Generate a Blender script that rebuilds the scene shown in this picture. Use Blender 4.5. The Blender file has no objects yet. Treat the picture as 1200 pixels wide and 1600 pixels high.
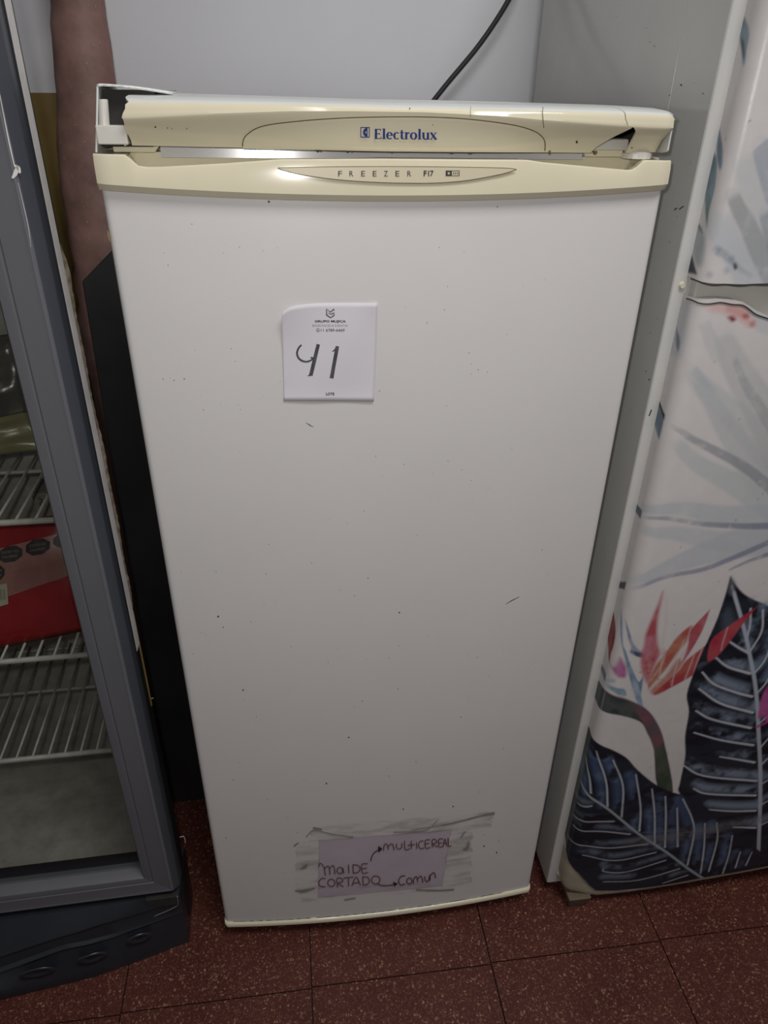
import bpy, bmesh, math, random
import numpy as np
from mathutils import Matrix, Vector
random.seed(7); np.random.seed(7)
SC = bpy.context.scene
COL = SC.collection

# ------------------------------------------------------------------ camera
F = 1117.0
R = np.array([[0.99202889, -0.05174025, 0.11489834],
              [-0.12533135, -0.49968313, 0.85709324],
              [0.01307046, -0.86466183, -0.50218432]])
CAM = np.array([0.0, -0.74833, 1.30])
cd = bpy.data.cameras.new('camera'); cam = bpy.data.objects.new('camera', cd); COL.objects.link(cam)
cd.sensor_fit = 'VERTICAL'; cd.sensor_height = 24.0; cd.lens = F / 1600 * 24.0
cd.clip_start = 0.02
M3 = R @ np.diag([1, -1, -1])
M4 = Matrix([list(M3[0]) + [CAM[0]], list(M3[1]) + [CAM[1]], list(M3[2]) + [CAM[2]], [0, 0, 0, 1]])
cam.matrix_world = M4
SC.camera = cam

# ------------------------------------------------------------------ world, lamps, exposure
w = bpy.data.worlds.new('world'); SC.world = w; w.use_nodes = True
bg = w.node_tree.nodes['Background']; bg.inputs[0].default_value = (1.0, 0.97, 0.95, 1); bg.inputs[1].default_value = 0.10
def area(name, loc, rot, sx, sy, power, color):
    l = bpy.data.lights.new(name, 'AREA'); l.shape = 'RECTANGLE'; l.size = sx; l.size_y = sy
    l.energy = power; l.color = color
    o = bpy.data.objects.new(name, l); COL.objects.link(o); o.location = loc; o.rotation_euler = rot
    return o
area('ceiling_lamp', (0.45, -0.78, 2.5), (0, 0, 0), 0.8, 0.5, 20.5, (1.0, 0.985, 0.985))
fl = bpy.data.lights.new('phone_flash', 'SPOT'); fl.energy = 8.5; fl.color = (1.0, 0.975, 0.95); fl.shadow_soft_size = 0.012
fl.spot_size = math.radians(115); fl.spot_blend = 0.8
fo = bpy.data.objects.new('phone_flash', fl); COL.objects.link(fo)
fo.matrix_world = M4.copy(); fo.location = (-0.030, -0.735, 1.335)
SC.view_settings.view_transform = 'Standard'; SC.view_settings.look = 'None'
SC.view_settings.gamma = 1.0; SC.view_settings.use_curve_mapping = False
SC.view_settings.exposure = 0.0

# ------------------------------------------------------------------ helpers
def hit(px, py, p0, n):
    """point where the line of sight through a photograph pixel meets the plane (p0, n)"""
    r = R @ np.array([px - 600.0, py - 800.0, F]); n = np.array(n, float)
    return CAM + r * (((np.array(p0) - CAM) @ n) / (r @ n))
def at(px, py, y): return hit(px, py, (0, y, 0), (0, 1, 0))
def atx(px, py, x): return hit(px, py, (x, 0, 0), (1, 0, 0))
def atz(px, py, z): return hit(px, py, (0, 0, z), (0, 0, 1))

MATS = {}
def mat(name, color, rough=0.5, metal=0.0, spec=0.5, mottle=0.0, scale=8.0, bump=0.0, bscale=60.0, coat=0.0, stretch=None, dark=None):
    """principled material with object-space noise mottling and fine relief"""
    m = bpy.data.materials.new(name); m.use_nodes = True; nt = m.node_tree; b = nt.nodes['Principled BSDF']
    b.inputs['Base Color'].default_value = (*color, 1); b.inputs['Roughness'].default_value = rough
    b.inputs['Metallic'].default_value = metal; b.inputs['Specular IOR Level'].default_value = spec
    b.inputs['Coat Weight'].default_value = coat; b.inputs['Coat Roughness'].default_value = 0.10
    tc = nt.nodes.new('ShaderNodeTexCoord'); vec = tc.outputs['Object']
    if stretch:
        mp = nt.nodes.new('ShaderNodeMapping'); mp.inputs['Scale'].default_value = stretch
        nt.links.new(vec, mp.inputs[0]); vec = mp.outputs[0]
    if mottle:
        n = nt.nodes.new('ShaderNodeTexNoise'); n.inputs['Scale'].default_value = scale; n.inputs['Detail'].default_value = 6; n.inputs['Roughness'].default_value = 0.65
        nt.links.new(vec, n.inputs['Vector'])
        rp = nt.nodes.new('ShaderNodeValToRGB'); rp.color_ramp.elements[0].position = 0.3; rp.color_ramp.elements[1].position = 0.7
        d = dark if dark else tuple(c * (1 - mottle) for c in color)
        rp.color_ramp.elements[0].color = (*d, 1); rp.color_ramp.elements[1].color = (*color, 1)
        nt.links.new(n.outputs[0], rp.inputs[0]); nt.links.new(rp.outputs[0], b.inputs['Base Color'])
    if bump:
        n2 = nt.nodes.new('ShaderNodeTexNoise'); n2.inputs['Scale'].default_value = bscale; n2.inputs['Detail'].default_value = 4
        nt.links.new(vec, n2.inputs['Vector'])
        bp = nt.nodes.new('ShaderNodeBump'); bp.inputs['Strength'].default_value = bump; bp.inputs['Distance'].default_value = 0.002
        nt.links.new(n2.outputs[0], bp.inputs['Height']); nt.links.new(bp.outputs[0], b.inputs['Normal'])
    MATS[name] = m
    return m

class MB:
    def __init__(self): self.v = []; self.f = []
    def quad(self, a, b, c, d):
        i = len(self.v); self.v += [tuple(a), tuple(b), tuple(c), tuple(d)]; self.f.append((i, i+1, i+2, i+3)); return self
    def poly(self, pts):
        i = len(self.v); self.v += [tuple(p) for p in pts]; self.f.append(tuple(range(i, i+len(pts)))); return self
    def box(self, x0, x1, y0, y1, z0, z1):
        i = len(self.v)
        self.v += [(x0,y0,z0),(x1,y0,z0),(x1,y1,z0),(x0,y1,z0),(x0,y0,z1),(x1,y0,z1),(x1,y1,z1),(x0,y1,z1)]
        self.f += [tuple(i+k for k in q) for q in ((0,3,2,1),(4,5,6,7),(0,1,5,4),(1,2,6,5),(2,3,7,6),(3,0,4,7))]; return self
    def grid(self, rows):
        """rows: list of equally long lists of points -> quads"""
        i = len(self.v); nr = len(rows); nc = len(rows[0])
        for r in rows: self.v += [tuple(p) for p in r]
        for a in range(nr-1):
            for b in range(nc-1):
                self.f.append((i+a*nc+b, i+a*nc+b+1, i+(a+1)*nc+b+1, i+(a+1)*nc+b))
        return self
    def loft(self, rings, closed=True, caps=True):
        i = len(self.v); n = len(rings[0])
        for r in rings: self.v += [tuple(p) for p in r]
        for a in range(len(rings)-1):
            for b in range(n if closed else n-1):
                c = (b+1) % n
                self.f.append((i+a*n+b, i+a*n+c, i+(a+1)*n+c, i+(a+1)*n+b))
        if caps:
            self.f.append(tuple(i+k for k in range(n))[::-1]); self.f.append(tuple(i+(len(rings)-1)*n+k for k in range(n)))
        return self
    def tube(self, pts, r, n=8):
        pts = [Vector(p) for p in pts]; rings = []
        rr = r if isinstance(r, (list, tuple)) else [r]*len(pts)
        up = Vector((0.13, 0.31, 0.94))
        for k, p in enumerate(pts):
            d = (pts[min(k+1, len(pts)-1)] - pts[max(k-1, 0)]).normalized()
            a = d.cross(up)
            if a.length < 0.05: a = d.cross(Vector((1, 0.2, 0)))
            a.normalize(); b = d.cross(a)
            rings.append([tuple(p + (a*math.cos(t) + b*math.sin(t))*rr[k]) for t in [2*math.pi*j/n for j in range(n)]])
        return self.loft(rings)
    def build(self, name, m, parent=None, smooth=False, bevel=0.0, seg=2, solid=0.0):
        me = bpy.data.meshes.new(name); me.from_pydata(self.v, [], self.f); me.materials.append(m); me.update()
        bm = bmesh.new(); bm.from_mesh(me); bmesh.ops.remove_doubles(bm, verts=bm.verts, dist=1e-6)
        bmesh.ops.recalc_face_normals(bm, faces=bm.faces)
        bm.to_mesh(me); bm.free()
        o = bpy.data.objects.new(name, me); COL.objects.link(o)
        if parent: o.parent = parent
        if solid:
            md = o.modifiers.new('s', 'SOLIDIFY'); md.thickness = abs(solid); md.offset = -1 if solid > 0 else 1
        if bevel:
            md = o.modifiers.new('b', 'BEVEL'); md.width = bevel; md.segments = seg; md.limit_method = 'ANGLE'; md.angle_limit = math.radians(38)
        if smooth or bevel:
            for p in me.polygons: p.use_smooth = True
            md = o.modifiers.new('n', 'WEIGHTED_NORMAL') if bevel else None
        return o
def thing(name, label, cat, loc=(0,0,0), group=None):
    o = bpy.data.objects.new(name, None); COL.objects.link(o); o.location = loc; o.empty_display_size = 0.05
    return tag(o, label, cat, group)
def tag(o, label, cat, group=None):
    o['label'] = label; o['category'] = cat
    if group: o['group'] = group
    return o
def struct(o): o['kind'] = 'structure'; return o
def lerp(pts, x):
    return float(np.interp(x, [p[0] for p in pts], [p[1] for p in pts]))
def dense(pts, n=6):
    """Catmull-Rom through 2-D/3-D points"""
    P = [np.array(p, float) for p in pts]
    if len(P) < 3: return [P[0] + (P[-1]-P[0])*t for t in np.linspace(0, 1, n+1)]
    P = [2*P[0]-P[1]] + P + [2*P[-1]-P[-2]]; out = []
    for i in range(1, len(P)-2):
        for t in np.linspace(0, 1, n, endpoint=False):
            out.append(0.5*((2*P[i]) + (-P[i-1]+P[i+1])*t + (2*P[i-1]-5*P[i]+4*P[i+1]-P[i+2])*t*t + (-P[i-1]+3*P[i]-3*P[i+1]+P[i+2])*t**3))
    out.append(P[-2]); return out
def ribbon(mb, pts, width, fn, n=5, smooth=True):
    """flat stroke following 2-D points (width constant or per point), mapped by fn to the surface"""
    W = width if isinstance(width, (list, tuple)) else [width]*len(pts)
    Q = dense([(p[0], p[1], ww) for p, ww in zip(pts, W)], n) if smooth else [np.array((p[0], p[1], ww), float) for p, ww in zip(pts, W)]
    L, Rr = [], []
    for k, q in enumerate(Q):
        d = Q[min(k+1, len(Q)-1)][:2] - Q[max(k-1, 0)][:2]; d = d/(np.linalg.norm(d)+1e-9); nrm = np.array((-d[1], d[0]))
        L.append(fn(*(q[:2]+nrm*q[2]/2))); Rr.append(fn(*(q[:2]-nrm*q[2]/2)))
    mb.grid([L, Rr])
def text_into(mb, s, box, fn, bold=0.0, space=1.0):
    """letters of the built-in font, fitted to the pixel box (x0, y0, x1, y1) and mapped to the surface"""
    c = bpy.data.curves.new('t', 'FONT'); c.body = s; c.offset = bold; c.resolution_u = 3; c.space_character = space
    o = bpy.data.objects.new('t', c); COL.objects.link(o)
    me = bpy.data.meshes.new_from_object(o.evaluated_get(bpy.context.evaluated_depsgraph_get()))
    V = [v.co.copy() for v in me.vertices]; Fc = [tuple(p.vertices) for p in me.polygons]
    bpy.data.objects.remove(o); bpy.data.curves.remove(c); bpy.data.meshes.remove(me)
    x0 = min(v.x for v in V); x1 = max(v.x for v in V); y0 = min(v.y for v in V); y1 = max(v.y for v in V)
    i = len(mb.v)
    for v in V:
        mb.v.append(tuple(fn(box[0]+(v.x-x0)/(x1-x0)*(box[2]-box[0]), box[3]-(v.y-y0)/(y1-y0)*(box[3]-box[1]))))
    mb.f += [tuple(i+k for k in f) for f in Fc]

# ------------------------------------------------------------------ materials
ENAMEL = mat('white_enamel', (0.65, 0.632, 0.618), 0.3, mottle=0.035, scale=5)
CREAM = mat('yellowed_plastic', (0.70, 0.645, 0.48), 0.13, mottle=0.08, scale=6, spec=0.55)
CREAM2 = mat('yellowed_plastic_badge', (0.64, 0.575, 0.42), 0.3, mottle=0.06, scale=9)
LIDM = mat('pale_lid_plastic', (0.68, 0.70, 0.67), 0.25, mottle=0.06, scale=12)
PALE = mat('pale_plastic', (0.62, 0.60, 0.54), 0.35, mottle=0.08, scale=30)
GASK = mat('white_gasket', (0.54, 0.53, 0.53), 0.17)
DARKIN = mat('cavity_shade', (0.025, 0.024, 0.022), 0.8, mottle=0.4, scale=60)  # near-black colour put in for the shade of recesses
CRACK = mat('crack_grime', (0.03, 0.022, 0.012), 0.9)
GRIME = mat('yellow_grime', (0.16, 0.13, 0.04), 0.8, mottle=0.5, scale=300)
BLUE = mat('blue_print', (0.02, 0.045, 0.20), 0.4)
INK = mat('black_print', (0.02, 0.02, 0.022), 0.6)
GREYINK = mat('grey_print', (0.09, 0.09, 0.10), 0.6)
PALEINK = mat('pale_grey_print', (0.28, 0.28, 0.30), 0.6)
MARKER = mat('dry_marker', (0.10, 0.10, 0.11), 0.7, mottle=0.9, scale=120, stretch=(3, 1, 0.6), dark=(0.012, 0.012, 0.014))
REDINK = mat('red_marker', (0.17, 0.045, 0.04), 0.7, mottle=0.4, scale=80)
PAPER = mat('white_paper', (0.64, 0.62, 0.66), 0.75, mottle=0.03, scale=14)
PAPER2 = mat('lilac_paper', (0.50, 0.45, 0.51), 0.6, mottle=0.14, scale=25)
RUST = mat('rust', (0.30, 0.19, 0.08), 0.9, mottle=0.4, scale=200)
SPECK = mat('dark_specks', (0.05, 0.045, 0.04), 0.9)
BLACKM = mat('black_plastic', (0.012, 0.013, 0.016), 0.42, mottle=0.3, scale=20)
BASEM = mat('grey_black_base', (0.023, 0.027, 0.034), 0.30, mottle=0.25, scale=20)
CABLEM = mat('black_rubber', (0.02, 0.02, 0.02), 0.55)
FRAMEM = mat('grey_frame', (0.125, 0.128, 0.142), 0.42, mottle=0.10, scale=4, bump=0.05, bscale=200)
BEVELM = mat('blue_grey_bevel', (0.060, 0.066, 0.080), 0.38, mottle=0.1, scale=5)
WHITESIDE = mat('chipped_white_paint', (0.74, 0.72, 0.70), 0.5, mottle=0.2, scale=30)
PEEL = mat('peeling_brown_edge', (0.30, 0.25, 0.195), 0.8, mottle=0.8, scale=70, bump=0.6, bscale=120, dark=(0.10, 0.07, 0.04))
LINER = mat('grey_liner', (0.46, 0.445, 0.405), 0.6, mottle=0.38, scale=26, bump=0.2)
WIRE = mat('white_wire', (0.50, 0.49, 0.46), 0.4, mottle=0.3, scale=60)
WALLM = mat('white_wall_paint', (0.70, 0.70, 0.725), 0.6, mottle=0.06, scale=3, bump=0.15, bscale=40)
DADO = mat('mustard_paint', (0.30, 0.205, 0.06), 0.55, mottle=0.4, scale=5)
PIPEM = mat('red_brown_paint', (0.30, 0.17, 0.145), 0.55, mottle=0.5, scale=16, bump=0.3, bscale=50)
FRSIDE = mat('grey_white_enamel', (0.60, 0.595, 0.57), 0.14, mottle=0.07, scale=9)
FRFRONT = mat('off_white_enamel', (0.60, 0.58, 0.54), 0.35, mottle=0.06, scale=9)
CAPM = mat('aged_cream_cap', (0.42, 0.38, 0.29), 0.5, mottle=0.3, scale=25)
FOOTM = mat('brown_plastic', (0.16, 0.12, 0.08), 0.6, mottle=0.3, scale=40)
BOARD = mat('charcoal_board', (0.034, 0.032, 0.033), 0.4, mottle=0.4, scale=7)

# terrazzo: stone chips in a red binder
def terrazzo():
    m = bpy.data.materials.new('red_terrazzo'); m.use_nodes = True; nt = m.node_tree; b = nt.nodes['Principled BSDF']
    b.inputs['Roughness'].default_value = 0.5; b.inputs['Specular IOR Level'].default_value = 0.25
    g = nt.nodes.new('ShaderNodeNewGeometry')
    nz = nt.nodes.new('ShaderNodeTexNoise'); nz.inputs['Scale'].default_value = 160; nz.inputs['Detail'].default_value = 2
    nt.links.new(g.outputs['Position'], nz.inputs['Vector'])
    mx = nt.nodes.new('ShaderNodeMixRGB'); mx.inputs[0].default_value = 0.007
    nt.links.new(g.outputs['Position'], mx.inputs[1]); nt.links.new(nz.outputs['Color'], mx.inputs[2])
    prev = None
    base = nt.nodes.new('ShaderNodeTexNoise'); base.inputs['Scale'].default_value = 7; base.inputs['Detail'].default_value = 5
    nt.links.new(g.outputs['Position'], base.inputs['Vector'])
    br = nt.nodes.new('ShaderNodeValToRGB'); br.color_ramp.elements[0].position = 0.35; br.color_ramp.elements[1].position = 0.7
    br.color_ramp.elements[0].color = (0.066, 0.015, 0.011, 1); br.color_ramp.elements[1].color = (0.095, 0.025, 0.018, 1)
    nt.links.new(base.outputs[0], br.inputs[0]); prev = br.outputs[0]
    for sc, thr, cols in ((430, 0.40, ((0.07, 0.022, 0.017), (0.18, 0.085, 0.055))), (235, 0.33, ((0.09, 0.032, 0.024), (0.28, 0.15, 0.092)))):
        vo = nt.nodes.new('ShaderNodeTexVoronoi'); vo.inputs['Scale'].default_value = sc
        nt.links.new(mx.outputs[0], vo.inputs['Vector'])
        sp = nt.nodes.new('ShaderNodeSeparateColor'); nt.links.new(vo.outputs['Color'], sp.inputs[0])
        th = nt.nodes.new('ShaderNodeMath'); th.operation = 'MULTIPLY'; th.inputs[1].default_value = thr*1.6
        nt.links.new(sp.outputs[0], th.inputs[0])
        lt = nt.nodes.new('ShaderNodeMath'); lt.operation = 'LESS_THAN'
        nt.links.new(vo.outputs['Distance'], lt.inputs[0]); nt.links.new(th.outputs[0], lt.inputs[1])
        cr = nt.nodes.new('ShaderNodeValToRGB'); cr.color_ramp.elements[0].color = (*cols[0], 1); cr.color_ramp.elements[1].color = (*cols[1], 1)
        cr.color_ramp.elements[0].position = 0.25
        nt.links.new(sp.outputs[1], cr.inputs[0])
        mm = nt.nodes.new('ShaderNodeMixRGB'); nt.links.new(lt.outputs[0], mm.inputs[0]); nt.links.new(prev, mm.inputs[1]); nt.links.new(cr.outputs[0], mm.inputs[2])
        prev = mm.outputs[0]
    nt.links.new(prev, b.inputs['Base Color'])
    return m
TERRA = terrazzo()
GROUT = mat('dark_grout', (0.03, 0.02, 0.017), 0.9, mottle=0.3, scale=60)

# ------------------------------------------------------------------ the room
X0, X1, Y0, YB, ZC = -1.7, 1.9, -1.9, 0.62, 2.62
fl_o = struct(MB().box(X0, X1, Y0, YB, -0.06, -0.006).build('floor', GROUT))
tile_me = None
TS = 0.311
for i in range(-5, 7):
    for j in range(-5, 3):
        x = -0.024 + i*TS; y = -0.097 + j*TS
        if x + TS > X1 or x < X0 or y < Y0 or y > YB: continue
        if tile_me is None:
            o = MB().box(0.0009, TS-0.0009, 0.0009, TS-0.0009, -0.008, 0).build('tile', TERRA, fl_o, bevel=0.0006, seg=1); tile_me = o
        else:
            o = tile_me.copy(); COL.objects.link(o)
        yt = min(TS, YB - y)/TS
        o.location = (x, y + 0.008*(x-0.3), random.uniform(-0.0004, 0.0)); o.scale = (1, yt, 1)
struct(MB().box(X0, X1, YB, YB+0.08, 0, ZC).build('wall_back', WALLM))
struct(MB().box(X0-0.08, X0, Y0, YB, 0, ZC).build('wall_left', WALLM))
struct(MB().box(X1, X1+0.08, Y0, YB, 0, ZC).build('wall_right', WALLM))
struct(MB().box(X0, X1, Y0, YB, ZC, ZC+0.06).build('ceiling', WALLM))
struct(MB().box(X0, -0.2, YB-0.004, YB, 0, 1.2985).build('trim_1', DADO, bevel=0.001, seg=1))

# red-brown pipe with lumpy paint, in the corner gap
yp = 0.54
L = [(77, -2), (77, 40), (79, 90), (85, 150), (87, 220), (92, 280), (100, 340), (112, 420), (130, 560)]
Rr = [(161, -2), (167, 40), (173, 90), (181, 150), (190, 220), (198, 280), (207, 340), (219, 420), (240, 560)]
cen = []
for (a, b), (c, d) in zip(L, Rr):
    p, q = at(a, b, yp), at(c, d, yp); cen.append(((p[0]+q[0])/2, (q[0]-p[0])/2, p[2]))
cen = [(cen[0][0]+0.03, cen[0][1]-0.004, 2.6), (cen[0][0]+0.012, cen[0][1]-0.002, 1.9)] + cen + [(cen[-1][0], cen[-1][1], 0.0)]
rings = []
zz = [2.6, 2.2, 1.9, 1.7, 1.55] + list(np.arange(1.45, 0.85, -0.022)) + [0.7, 0.4, 0.0]
zs = [c[2] for c in cen][::-1]
for z in zz:
    cx = float(np.interp(z, zs, [c[0] for c in cen][::-1])); rr = float(np.interp(z, zs, [c[1] for c in cen][::-1]))
    ring = []
    for k in range(24):
        t = 2*math.pi*k/24
        r2 = rr*(1+0.05*math.sin(3*t+z*37)*math.sin(z*61+2*t)+0.03*math.sin(z*90+t))
        ring.append((cx+r2*math.cos(t), yp+0.01+r2*0.9*math.sin(t)*0.75, z))
    rings.append(ring)
o = MB().loft(rings).build('pipe', PIPEM, smooth=True)
mb = MB()
for _ in range(45):
    z = random.uniform(1.08, 1.5); t = math.radians(random.uniform(205, 335)); zi = min(range(len(zz)), key=lambda k: abs(zz[k]-z)); ring = rings[zi]; z = zz[zi]+random.uniform(-0.005, 0.005)
    c0 = ring[int(t/(2*math.pi)*24) % 24]; u = Vector((-math.sin(t), math.cos(t)*0.7, 0)); nr = Vector((math.cos(t), math.sin(t), 0)); a = random.uniform(0.0003, 0.0008); h = random.uniform(0.0008, 0.0035)
    b0 = Vector((c0[0], c0[1], z))+nr*0.0012; mb.poly([b0-u*a, b0+u*a*0.6+Vector((0, 0, -h*0.3)), b0+u*a+Vector((0, 0, h)), b0-u*a*0.5+Vector((0, 0, h*0.8))])
fk = mb.build('paint_flecks', CAPM); fk.parent = o; fk['kind'] = 'stuff'
tag(o, 'thick lumpy red-brown painted pipe rising against the back wall', 'pipe')

# charcoal board standing in the dark gap, its upper corner cut off
yb2 = 0.30
a, b, c = at(128, 440, yb2), at(176, 392, yb2), at(192, 830, yb2)
pr_ = [(a[0], a[2]), (b[0]+0.01, b[2]+0.01), (0.12, b[2]+0.01), (0.12, 0.0), (c[0]-0.01, 0.0), (c[0], c[2])]
# it stands in the slot behind the freezer cabinet side: only a narrow strip is needed
pr_ = [(x if x < -0.16 else -0.165, z) for x, z in pr_]
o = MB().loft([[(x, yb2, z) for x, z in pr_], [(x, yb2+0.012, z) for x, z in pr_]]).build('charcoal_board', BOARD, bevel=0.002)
tag(o, 'narrow charcoal board with a clipped top corner standing in the gap beside the freezer', 'board')

# ------------------------------------------------------------------ the freezer
XC, HW = 0.1062, 0.2752
XL, XR = XC-HW, XC+HW
def bow(x): return 0.0140*max(0.0, 1-((x-XC)/HW)**2)
fz = thing('upright_freezer', 'white upright freezer with yellowed cream trim and a broken top fascia', 'freezer', (XC, 0.25, 0))
def fzb(mb, *a, **k):
    o = mb.build(*a, **k); 
    return o
class FZ:                                                       # parts are modelled in world coordinates, then hung on the Empty
    pass
def hang(o, root):
    o.parent = root; o.matrix_parent_inverse = Matrix.Translation(-Vector(root.location)); return o
hang(MB().box(XL+0.006, XR-0.006, 0.060, 0.56, 0.03, 1.262).build('cabinet', ENAMEL, bevel=0.006), fz)
hang(MB().box(XL+0.02, XR-0.02, 0.046, 0.061, 0.06, 1.254).build('door_gasket', GASK, bevel=0.003), fz)
for sx in (XL+0.035, XR-0.035):
    for sy in (0.09, 0.52):
        rg = [[(sx+r*math.cos(t), sy+r*math.sin(t), z) for t in [2*math.pi*k/14 for k in range(14)]] for z, r in ((0, 0.018), (0.006, 0.019), (0.012, 0.012), (0.034, 0.012))]
        hang(MB().loft(rg).build('foot', BLACKM, smooth=False), fz)
# door: bowed front with rounded vertical edges
def door_profile(off=0.0, z=0.0, side=0.0):
    pts = []
    r = 0.007
    for k in range(6):
        t = math.pi/2*k/5
        pts.append((XL-side+r-r*math.cos(t), -off+r-r*math.sin(t)-bow(XL+r)*(k/5), z))
    for x in np.linspace(XL+0.012, XR-0.012, 41): pts.append((x, -off-bow(x), z))
    for k in range(5, -1, -1):
        t = math.pi/2*k/5
        pts.append((XR+side-r+r*math.cos(t), -off+r-r*math.sin(t)-bow(XR-r)*(k/5), z))
    pts += [(XR+side, 0.046, z), (XL-side, 0.046, z)]
    return pts
ZB = 0.0485
door = hang(MB().loft([door_profile(0, ZB+ (1.232-ZB)*t) for t in np.linspace(0, 1, 24)]).build('door_panel', ENAMEL, smooth=True), fz)
md = door.modifiers.new('e', 'EDGE_SPLIT'); md.split_angle = math.radians(50)
# bottom trim strip
def bt(off, z): return door_profile(off, z, 0.0012)
o = hang(MB().loft([bt(0.002, 0.0385), bt(0.0045, 0.0400), bt(0.0048, 0.0455), bt(0.003, 0.0485), bt(0.001, 0.0490)]).build('bottom_trim', CREAM, smooth=True), fz)
md = o.modifiers.new('e', 'EDGE_SPLIT'); md.split_angle = math.radians(50)
# dirt line in the joint above the bottom trim
mb = MB()
for x0, x1 in ((-0.155, -0.02), (-0.01, 0.13), (0.135, 0.33)):
    xs = np.linspace(x0, x1, 26)
    mb.grid([[(x, -bow(x)-0.0009, 0.0492) for x in xs], [(x, -bow(x)-0.0009, 0.0498+0.0010*abs(math.sin(x*190))+0.0004*math.sin(x*700)) for x in xs]])
o = hang(mb.build('joint_grime', CRACK), fz); o['kind'] = 'stuff'
# handle trim across the top of the door, scooped at both ends
LIP = [(-0.1694, 1.2524), (-0.1412, 1.2521), (-0.1363, 1.2490), (-0.1300, 1.2432), (-0.1220, 1.2422), (-0.1096, 1.2425), (-0.05, 1.2460), (-0.0011, 1.2497), (0.09, 1.2506), (0.2299, 1.2500), (0.2459, 1.2480), (0.29, 1.2445), (0.3346, 1.2411), (0.3400, 1.2416), (0.3440, 1.2440), (0.3493, 1.2484), (0.353, 1.2498), (0.382, 1.2492)]
def ztb(x): return 1.2222-0.0085*max(0.0, 1-((x-XC)/HW)**2)
def ztop(x): return float(np.interp(x, [-0.17, 0.382], [1.2526, 1.2498]))
xs = sorted(set([round(float(v), 5) for v in np.linspace(XL-0.0005, XR+0.0005, 71)] + [p[0] for p in LIP if XL < p[0] < XR]))
def endround(x):                                                # round the trim's two vertical ends back
    d = min(x-(XL-0.0006), (XR+0.0006)-x); r = 0.005
    return 0.0 if d >= r else r-math.sqrt(max(0.0, r*r-(r-d)**2))
rows = []
for kind in range(10):
    row = []
    for x in xs:
        zb, zl = ztb(x), lerp(LIP, x); h = zl-zb; e = endround(x); f0 = -bow(x)+e
        d = min(1.0, max(0.0, (ztop(x)-zl)/0.004))              # 1 inside a scoop
        P = [(f0+0.003, zb), (f0-0.0040, zb+0.0003), (f0-0.0082, zb+0.0050), (f0-0.0092, zb+0.0060), (f0-0.0086, zb+h*0.72), (f0-0.0070, zl-0.0012), (f0-0.0050, zl),
             (f0+0.003+0.001*d, zl-0.0035*d), (0.022+e*0.2, zl-0.008*d), (0.026, ztop(x))][kind]
        row.append((x, P[0], P[1]))
    rows.append(row)
rows.append([(x, 0.046, ztop(x)) for x in xs])
rows.append([(x, 0.046, ztb(x)) for x in xs])
trim = hang(MB().loft([list(c) for c in zip(*rows)]).build('handle_trim', CREAM, smooth=True), fz)
md = trim.modifiers.new('e', 'EDGE_SPLIT'); md.split_angle = math.radians(30)
def trim_pt(px, py, eps=0.0):                                   # photograph pixel -> point on the trim's front face
    p = at(px, py, -0.02)
    for _ in range(4): p = at(px, py, -bow(p[0])-0.0096-eps)
    return p
# lens-shaped badge, raised a hair, its dark outline, and the lettering
up = [(434, 262), (520, 260.5), (620, 260), (720, 261), (790, 262.5), (807, 264.5)]
lo = [(434, 263), (445, 267), (470, 273), (520, 280), (570, 284), (620, 286), (680, 286), (730, 282), (780, 273), (800, 267.5), (807, 265)]
U = dense(up, 6); Lw = dense(lo, 3)
bx = np.linspace(434, 807, 40)
topf = lambda x: float(np.interp(x, [p[0] for p in U], [p[1] for p in U])); lowf = lambda x: float(np.interp(x, [p[0] for p in Lw], [p[1] for p in Lw]))
badge = MB().grid([[trim_pt(x, topf(x)+(lowf(x)-topf(x))*t, 0.0007) for x in bx] for t in np.linspace(0, 1, 6)]).build('name_badge', CREAM2, trim, smooth=True)
badge.matrix_parent_inverse = Matrix.Translation(-Vector(fz.location)); badge.matrix_parent_inverse = (trim.matrix_parent_inverse @ Matrix()).copy(); badge.matrix_parent_inverse = Matrix()
mb = MB()
ribbon(mb, [(p[0], p[1]) for p in lo], 1.3, lambda u, v: trim_pt(u, v, 0.0009))
ribbon(mb, [(p[0], p[1]) for p in up], 0.8, lambda u, v: trim_pt(u, v, 0.0009))
def sub(o, par):                                                # child of a part that is itself hung with identity offset
    o.parent = par; o.matrix_parent_inverse = Matrix(); return o
sub(mb.build('badge_outline', GRIME), trim)
mb = MB(); fnb = lambda u, v: trim_pt(u, v, 0.0011)
for ch, cx in zip('FREEZER', (531.5, 549, 567.5, 585.5, 603, 621, 639.5)): text_into(mb, ch, (cx-3.0, 267.0, cx+3.0, 275.5), fnb)
text_into(mb, 'F', (662, 266.5, 667, 275.5), fnb, bold=0.02)
ribbon(mb, [(669.8, 266.5), (669.8, 275.5)], 1.5, fnb, smooth=False)
text_into(mb, '7', (672, 266.5, 677.5, 275.5), fnb, bold=0.02)
sub(mb.build('badge_lettering', INK), trim)
mb = MB()
def rect(mb, x0, y0, x1, y1, fn): mb.quad(fn(x0, y0), fn(x1, y0), fn(x1, y1), fn(x0, y1))
rect(mb, 696.5, 266.5, 706, 275, fnb)
for bxs in ((706, 266.5, 718, 267.4), (706, 274.1, 718, 275), (717.1, 266.5, 718, 275)): rect(mb, *bxs, fnb)
for sx in (708.8, 712, 715.2): rect(mb, sx-0.9, 269.9, sx+0.9, 271.7, fnb)
sub(mb.build('star_rating_mark', INK), trim)
mb = MB(); fnb2 = lambda u, v: trim_pt(u, v, 0.0014)
for a in range(3):
    t = math.pi*a/3; ribbon(mb, [(701.2-2.4*math.cos(t), 270.8-2.4*math.sin(t)), (701.2+2.4*math.cos(t), 270.8+2.4*math.sin(t))], 0.8, fnb2, smooth=False)
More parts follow.
